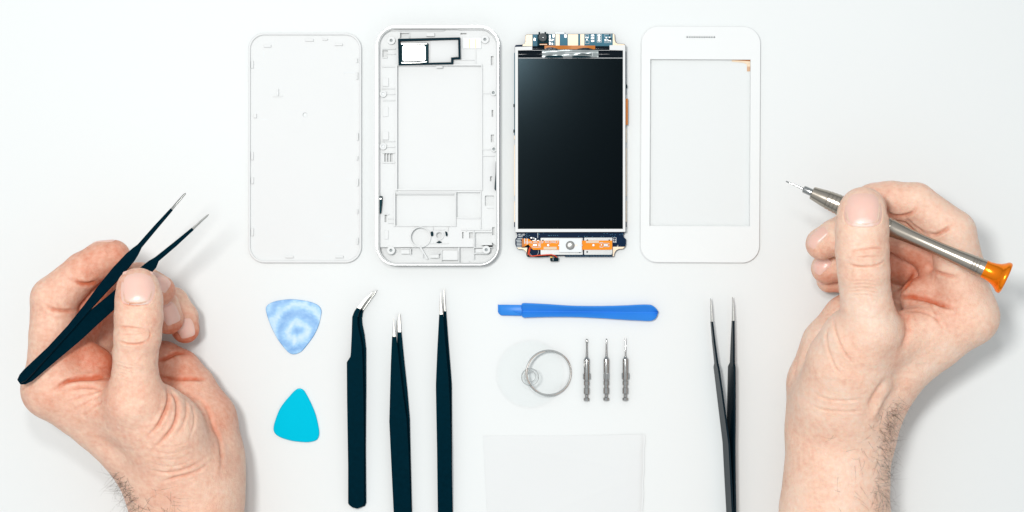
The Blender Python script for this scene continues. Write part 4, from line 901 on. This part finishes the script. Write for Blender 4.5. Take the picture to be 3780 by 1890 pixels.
RIGHT = dict(
 body=[
  ([(3078, 2500, 190, 215), (3080, 1890, 215, 200), (3096, 1640, 220, 190), (3110, 1520, 225, 185)], 30),
  ([(3140, 1560, 230, 165), (3205, 1475, 265, 140), (3325, 1352, 330, 110), (3450, 1268, 365, 98), (3580, 1172, 390, 94)], 60),
  ([(3580, 1172, 390, 94), (3545, 1180, 285, 90), (3500, 1180, 190, 86), (3420, 1190, 100, 80)], 30),
  ([(3420, 1190, 100, 78), (3280, 1200, 105, 84), (3130, 1180, 105, 90), (3078, 1285, 120, 118), (3045, 1420, 150, 138), (3070, 1560, 200, 165)], 40),
  ([(3400, 1260, 180, 105), (3200, 1380, 200, 140)], 50),
  ([(3212, 1225, 480, 108), (3170, 1270, 430, 140), (3140, 1350, 380, 160), (3110, 1480, 300, 178)], 45),
  ([(3560, 1150, 395, 74), (3440, 1200, 395, 84), (3280, 1260, 420, 92)], 50),
  ([(3480, 1060, 335, 70), (3400, 1100, 320, 74)], 45),
 ],
 fingers=[
  ([(3580, 1165, 395, 94), (3545, 1000, 400, 90), (3515, 860, 405, 86), (3380, 748, 385, 73), (3290, 738, 370, 69), (3220, 744, 358, 67)], 40),
  ([(3545, 1170, 300, 84), (3450, 930, 290, 84), (3300, 850, 280, 74), (3140, 848, 285, 70), (3085, 875, 285, 66), (3034, 900, 280, 60)], 25),
  ([(3490, 1170, 195, 80), (3400, 990, 185, 76), (3250, 960, 180, 66), (3150, 962, 185, 62), (3052, 990, 180, 58)], 25),
  ([(3420, 1180, 105, 72), (3330, 1050, 100, 62), (3180, 1020, 95, 54), (3120, 1028, 95, 50), (3060, 1034, 95, 46)], 20),
  ([(3212, 1215, 490, 106), (3199, 1120, 520, 94), (3192, 1060, 535, 92), (3188, 1000, 555, 95), (3183, 925, 570, 97), (3182, 850, 578, 97), (3184, 795, 572, 91), (3186, 778, 568, 88)], 35),
 ],
 creases=[
  ([(3135, 930), (3180, 922), (3230, 916), (3265, 917)], 3.2, 4, 480, 900, .25), ([(3125, 970), (3160, 983), (3210, 984), (3250, 974), (3272, 955)], 3.4, 4.5, 480, 900, .3),
  ([(3150, 950), (3200, 948), (3255, 945)], 2.6, 2, 480, 900, .15),
  ([(3122, 760), (3118, 800), (3130, 822), (3155, 832), (3200, 834), (3243, 822), (3252, 795), (3252, 750)], 3.6, 5, 480, 900, .4),
  ([(3262, 728), (3275, 760), (3278, 785), (3300, 799), (3345, 795), (3372, 780), (3385, 755)], 6, 8, 280, 620, .35),
  ([(3425, 862), (3455, 868), (3485, 852), (3515, 835)], 6, 10, 280, 620, .3), ([(3340, 800), (3370, 835), (3420, 866)], 6, 7, 280, 620, .25),
  ([(3300, 1098), (3370, 1098), (3430, 1108), (3490, 1130), (3530, 1140)], 7, 12, 280, 620, .45), ([(3430, 975), (3450, 1000), (3490, 1015), (3540, 1025)], 6, 8, 280, 620, .3),
  ([(3310, 1085), (3350, 1050), (3380, 1000)], 6, 8, 150, 460, .3), ([(3340, 1150), (3400, 1150), (3460, 1180), (3490, 1230)], 4.5, 3, 280, 620, .12),
  ([(3320, 1150), (3345, 1175), (3350, 1230), (3330, 1290)], 9, 8, 250, 620, .18), ([(3420, 1100), (3450, 1150), (3470, 1210)], 4, 2.5, 280, 620, .1),
  ([(3075, 1150), (3080, 1210), (3110, 1290), (3150, 1340)], 5, 3, 280, 620, .12), ([(3060, 1190), (3050, 1260), (3080, 1350), (3120, 1390)], 5, 3, 250, 620, .1),
  ([(2980, 1430), (3040, 1470), (3120, 1480), (3200, 1470)], 4.5, 2.5, 250, 620, .08), ([(2960, 1470), (3030, 1510), (3130, 1520), (3220, 1510)], 4.5, 2, 250, 620, .06),
  ([(3300, 1410), (3260, 1460), (3230, 1520), (3215, 1560)], 12, -9, 200, 620, -.02), ([(3270, 1400), (3240, 1440), (3205, 1500)], 8, 5, 200, 620, .1),
  ([(2958, 1260), (2938, 1340), (2930, 1420)], 6, 3, 50, 420, .15),
 ] + [([(3130, 1040 + 13 * i), (3190, 1036 + 13 * i), (3255, 1046 + 13 * i)], 3, 1.3, 440, 900, .03) for i in range(5)],
 blobs=[(3200, 740, 400, 60, 0, .2), (3040, 920, 300, 55, 0, .35), (3050, 1020, 200, 50, 0, .35), (3070, 1060, 100, 50, 0, .4), (3515, 850, 450, 60, 0, .05), (3260, 1290, 450, 55, -3, .4), (3320, 1180, 440, 70, 0, .2),
        (3400, 1040, 330, 110, 0, .35), (3320, 1000, 250, 120, 0, .35), (3210, 1215, 590, 60, 3, -.08), (3300, 740, 420, 70, 0, .12), (3500, 1100, 430, 80, 0, .12), (3320, 1050, 380, 60, 0, .2)],
 nails=[dict(c=(3186, 769, 650), ang=0.0, w=64, l=63, lift=1.6),
        dict(c=(3034, 900, 280, 60), ang=.72, w=48, l=28, dir=(-.5, .45, .75), lift=1, lun=0),
        dict(c=(3052, 990, 180, 58), ang=.6, w=38, l=30, dir=(-.55, .25, .8), lift=1, lun=0),
        dict(c=(3060, 1034, 95, 46), ang=.3, w=22, l=20, dir=(-.75, .1, .65), lift=1, lun=0),
        dict(c=(3238, 744, 358, 67), ang=-.02, w=34, l=18, dir=(-.02, .98, .1), lift=1, lun=0)],
 hair=[(3293, 1510, 3272, 1890, -55, 190, 66, .7, .5, .8), (3325, 1470, 3286, 1600, -40, 40, 70, .7, .4, .8), (3250, 1540, 3230, 1890, -170, 32, 60, -.2, .8, .9)], hairside=1, tone_by_light=.04)  # paler base skin: the stronger light on this hand put into its colour
make_hand('hand', 'right hand at the right side holding a steel screwdriver like a pen', RIGHT)

# ------------------------------------------------------------------ tweezers held by the left hand
def strip(name, pts, m, parent, th=7, tilt=.5):
    """pts (px,py,z,half width px): flat leaf, its broad face towards the camera, rolled by tilt about its own line"""
    vs, fs = [], []; P = [W(x, y, z) for x, y, z, _ in pts]; N = len(pts)
    for i, (x, y, z, hw) in enumerate(pts):
        t = (P[min(i + 1, N - 1)] - P[max(i - 1, 0)]).normalized(); s = t.cross(Vector((0, 0, 1))).normalized(); u = s.cross(t)
        s2 = s * math.cos(tilt) + u * math.sin(tilt); u2 = u * math.cos(tilt) - s * math.sin(tilt)
        hw = hw * (1 - z / H) / math.cos(tilt)
        for a, b in ((-hw, -th / 2), (-hw, th / 2), (hw, th / 2), (hw, -th / 2)): vs.append(P[i] + (s2 * a + u2 * b) * S)
    for i in range(N - 1):
        for k in range(4): fs.append((i * 4 + k, i * 4 + (k + 1) % 4, (i + 1) * 4 + (k + 1) % 4, (i + 1) * 4 + k))
    fs += [(0, 1, 2, 3), tuple((N - 1) * 4 + k for k in range(4))]
    o = link(name, vs, fs, m, parent, True, 30); md = o.modifiers.new('bevel', 'BEVEL'); md.width = 1.1 * S; md.segments = 2; return o
Z1 = lambda x, y: (x * .6211, y * .6211 + 650)
t = thing('tweezers', 'open black tweezers held between the thumb and index finger of the left hand', 'tweezers', (430, 980), z=480)
def zt(x): return 545 - 85 * (x - 90) / 700
A1 = [(118, 1218, 14), (135, 1200, 27), (160, 1172, 28), (300, 1030, 20), (420, 900, 20), (520, 780, 24), (610, 670, 32), (700, 568, 38), (775, 482, 33), (805, 447, 25), (830, 416, 14), (925, 305, 11.5), (1021, 197, 7.5)]
B1 = [(112, 1224, 16), (132, 1212, 30), (165, 1190, 37), (300, 1070, 41), (450, 940, 44), (560, 838, 44), (680, 735, 40), (790, 630, 36), (880, 548, 31), (906, 524, 28), (932, 494, 15), (1040, 405, 12.5), (1146, 313, 8)]
def mk(L_, dz, hwf=1): return [(Z1(x, y)[0], Z1(x, y)[1], zt(Z1(x, y)[0]) + dz, w * .6211 * hwf) for x, y, w in L_]
a = strip('arm', mk(A1, 2), M_black, t, 7, .45); b = strip('arm', mk(B1, -10), M_black, t, 7, -.35)
strip('tip', mk([(1018, 200, 6.5), (1060, 150, 6), (1095, 110, 4.5), (1104, 102, 2)], 2), M_tip, a, 5.5, .45)
strip('tip', mk([(1143, 316, 7), (1190, 272, 6), (1230, 237, 4.5), (1241, 227, 2)], -10), M_tip, b, 5.5, -.35)

# ------------------------------------------------------------------ screwdriver in the right hand
t = thing('screwdriver', 'slim steel precision screwdriver with flared orange cap held in the right hand', 'screwdriver', (3300, 850), z=480)
A = W(2901, 669, 405); Bp = W(3722, 1032, 566); L_ = (Bp - A).length / S
def prof(lst): return [(p * L_, r) for p, r in lst]
lathe('shaft', prof([(0, 1), (.004, 2.6), (.02, 2.2), (.05, 3.5), (.085, 4.2)]), A, Bp, M_bit, t, 16)
lathe('collar', prof([(.079, 7), (.082, 12), (.086, 12.8), (.125, 13)]), A, Bp, M_bit, t, 32)
g1 = [(.119, 18), (.122, 22.5), (.15, 26), (.175, 29.5), (.187, 30.5)]
for k in range(4):
    p = .19 + k * .017; g1 += [(p, 31 + k * 1.1), (p + .001, 29.2 + k * 1.1), (p + .003, 29.2 + k * 1.1), (p + .004, 32 + k * 1.1)]
g1 += [(.27, 35), (.40, 33), (.452, 32), (.454, 30), (.457, 30), (.459, 32), (.468, 32), (.470, 30), (.473, 30), (.475, 31.5), (.56, 25), (.62, 23.5), (.70, 23.8), (.78, 26), (.835, 29), (.84, 29.2), (.841, 28), (.844, 28), (.845, 29.6), (.852, 29.8), (.853, 28.6), (.856, 28.6), (.857, 30), (.866, 30.3), (.867, 29), (.870, 29), (.871, 30.5), (.893, 31.5)]
lathe('grip', prof(g1), A, Bp, M_steel, t, 64)
lathe('rotating_cap', prof([(.888, 26), (.893, 31), (.91, 31), (.93, 34), (.948, 39), (.962, 46), (.972, 53), (.980, 55.5), (.987, 55), (.991, 52), (.992, 48), (.988, 40), (.986, 20), (.986, .1)]), A, Bp, M_cap, t, 64, 40)
#@@H1

# ------------------------------------------------------------------ camera, light
cam_d = bpy.data.cameras.new('camera'); cam_o = bpy.data.objects.new('camera', cam_d); C.objects.link(cam_o)
cam_o.location = (0, 0, H * S); cam_d.sensor_width = 36; cam_d.lens = 36 * H / 3780; cam_d.clip_start = .01; cam_d.clip_end = 50
scene.camera = cam_o

def area(name, px, py, z, size, power, target=(1890, 945), col=(1, 1, 1)):
    l = bpy.data.lights.new(name, 'AREA'); l.shape = 'DISK'; l.size = size * S; l.energy = power; l.color = col
    o = bpy.data.objects.new(name, l); C.objects.link(o)
    o.location = ((px - CX) * S, -(py - CY) * S, z * S)
    d = Vector(((target[0] - CX) * S, -(target[1] - CY) * S, 0)) - o.location
    o.rotation_euler = d.to_track_quat('-Z', 'Y').to_euler(); return o
area('key_softbox', 500, 100, 7600, 1100, 4.9, (1900, 900), (1, .985, .96))
area('overhead_softbox', 1670, -735, 7000, 600, 1.3, (2000, 900), (1, 1, 1))

w = bpy.data.worlds.new('World'); scene.world = w; w.use_nodes = True; nt = w.node_tree
bg = nt.nodes['Background']; tc = nt.nodes.new('ShaderNodeTexCoord'); sx = nt.nodes.new('ShaderNodeSeparateXYZ')
cr = nt.nodes.new('ShaderNodeValToRGB'); nt.links.new(tc.outputs['Generated'], sx.inputs[0]); nt.links.new(sx.outputs['Z'], cr.inputs[0]); nt.links.new(cr.outputs[0], bg.inputs[0])
e = cr.color_ramp.elements; e[0].position = .0; e[0].color = (.17, .19, .20, 1); e[1].position = .75; e[1].color = (.96, 1.0, 1.02, 1)
x = e.new(.24); x.color = (.68, .73, .76, 1)
bg.inputs[1].default_value = .585
vs_ = scene.view_settings; vs_.view_transform = 'Standard'; vs_.look = 'None'; vs_.exposure = .26; vs_.gamma = 1
scene.cycles.max_bounces = 8; scene.cycles.transparent_max_bounces = 12
scene.cycles.caustics_reflective = False; scene.cycles.caustics_refractive = False
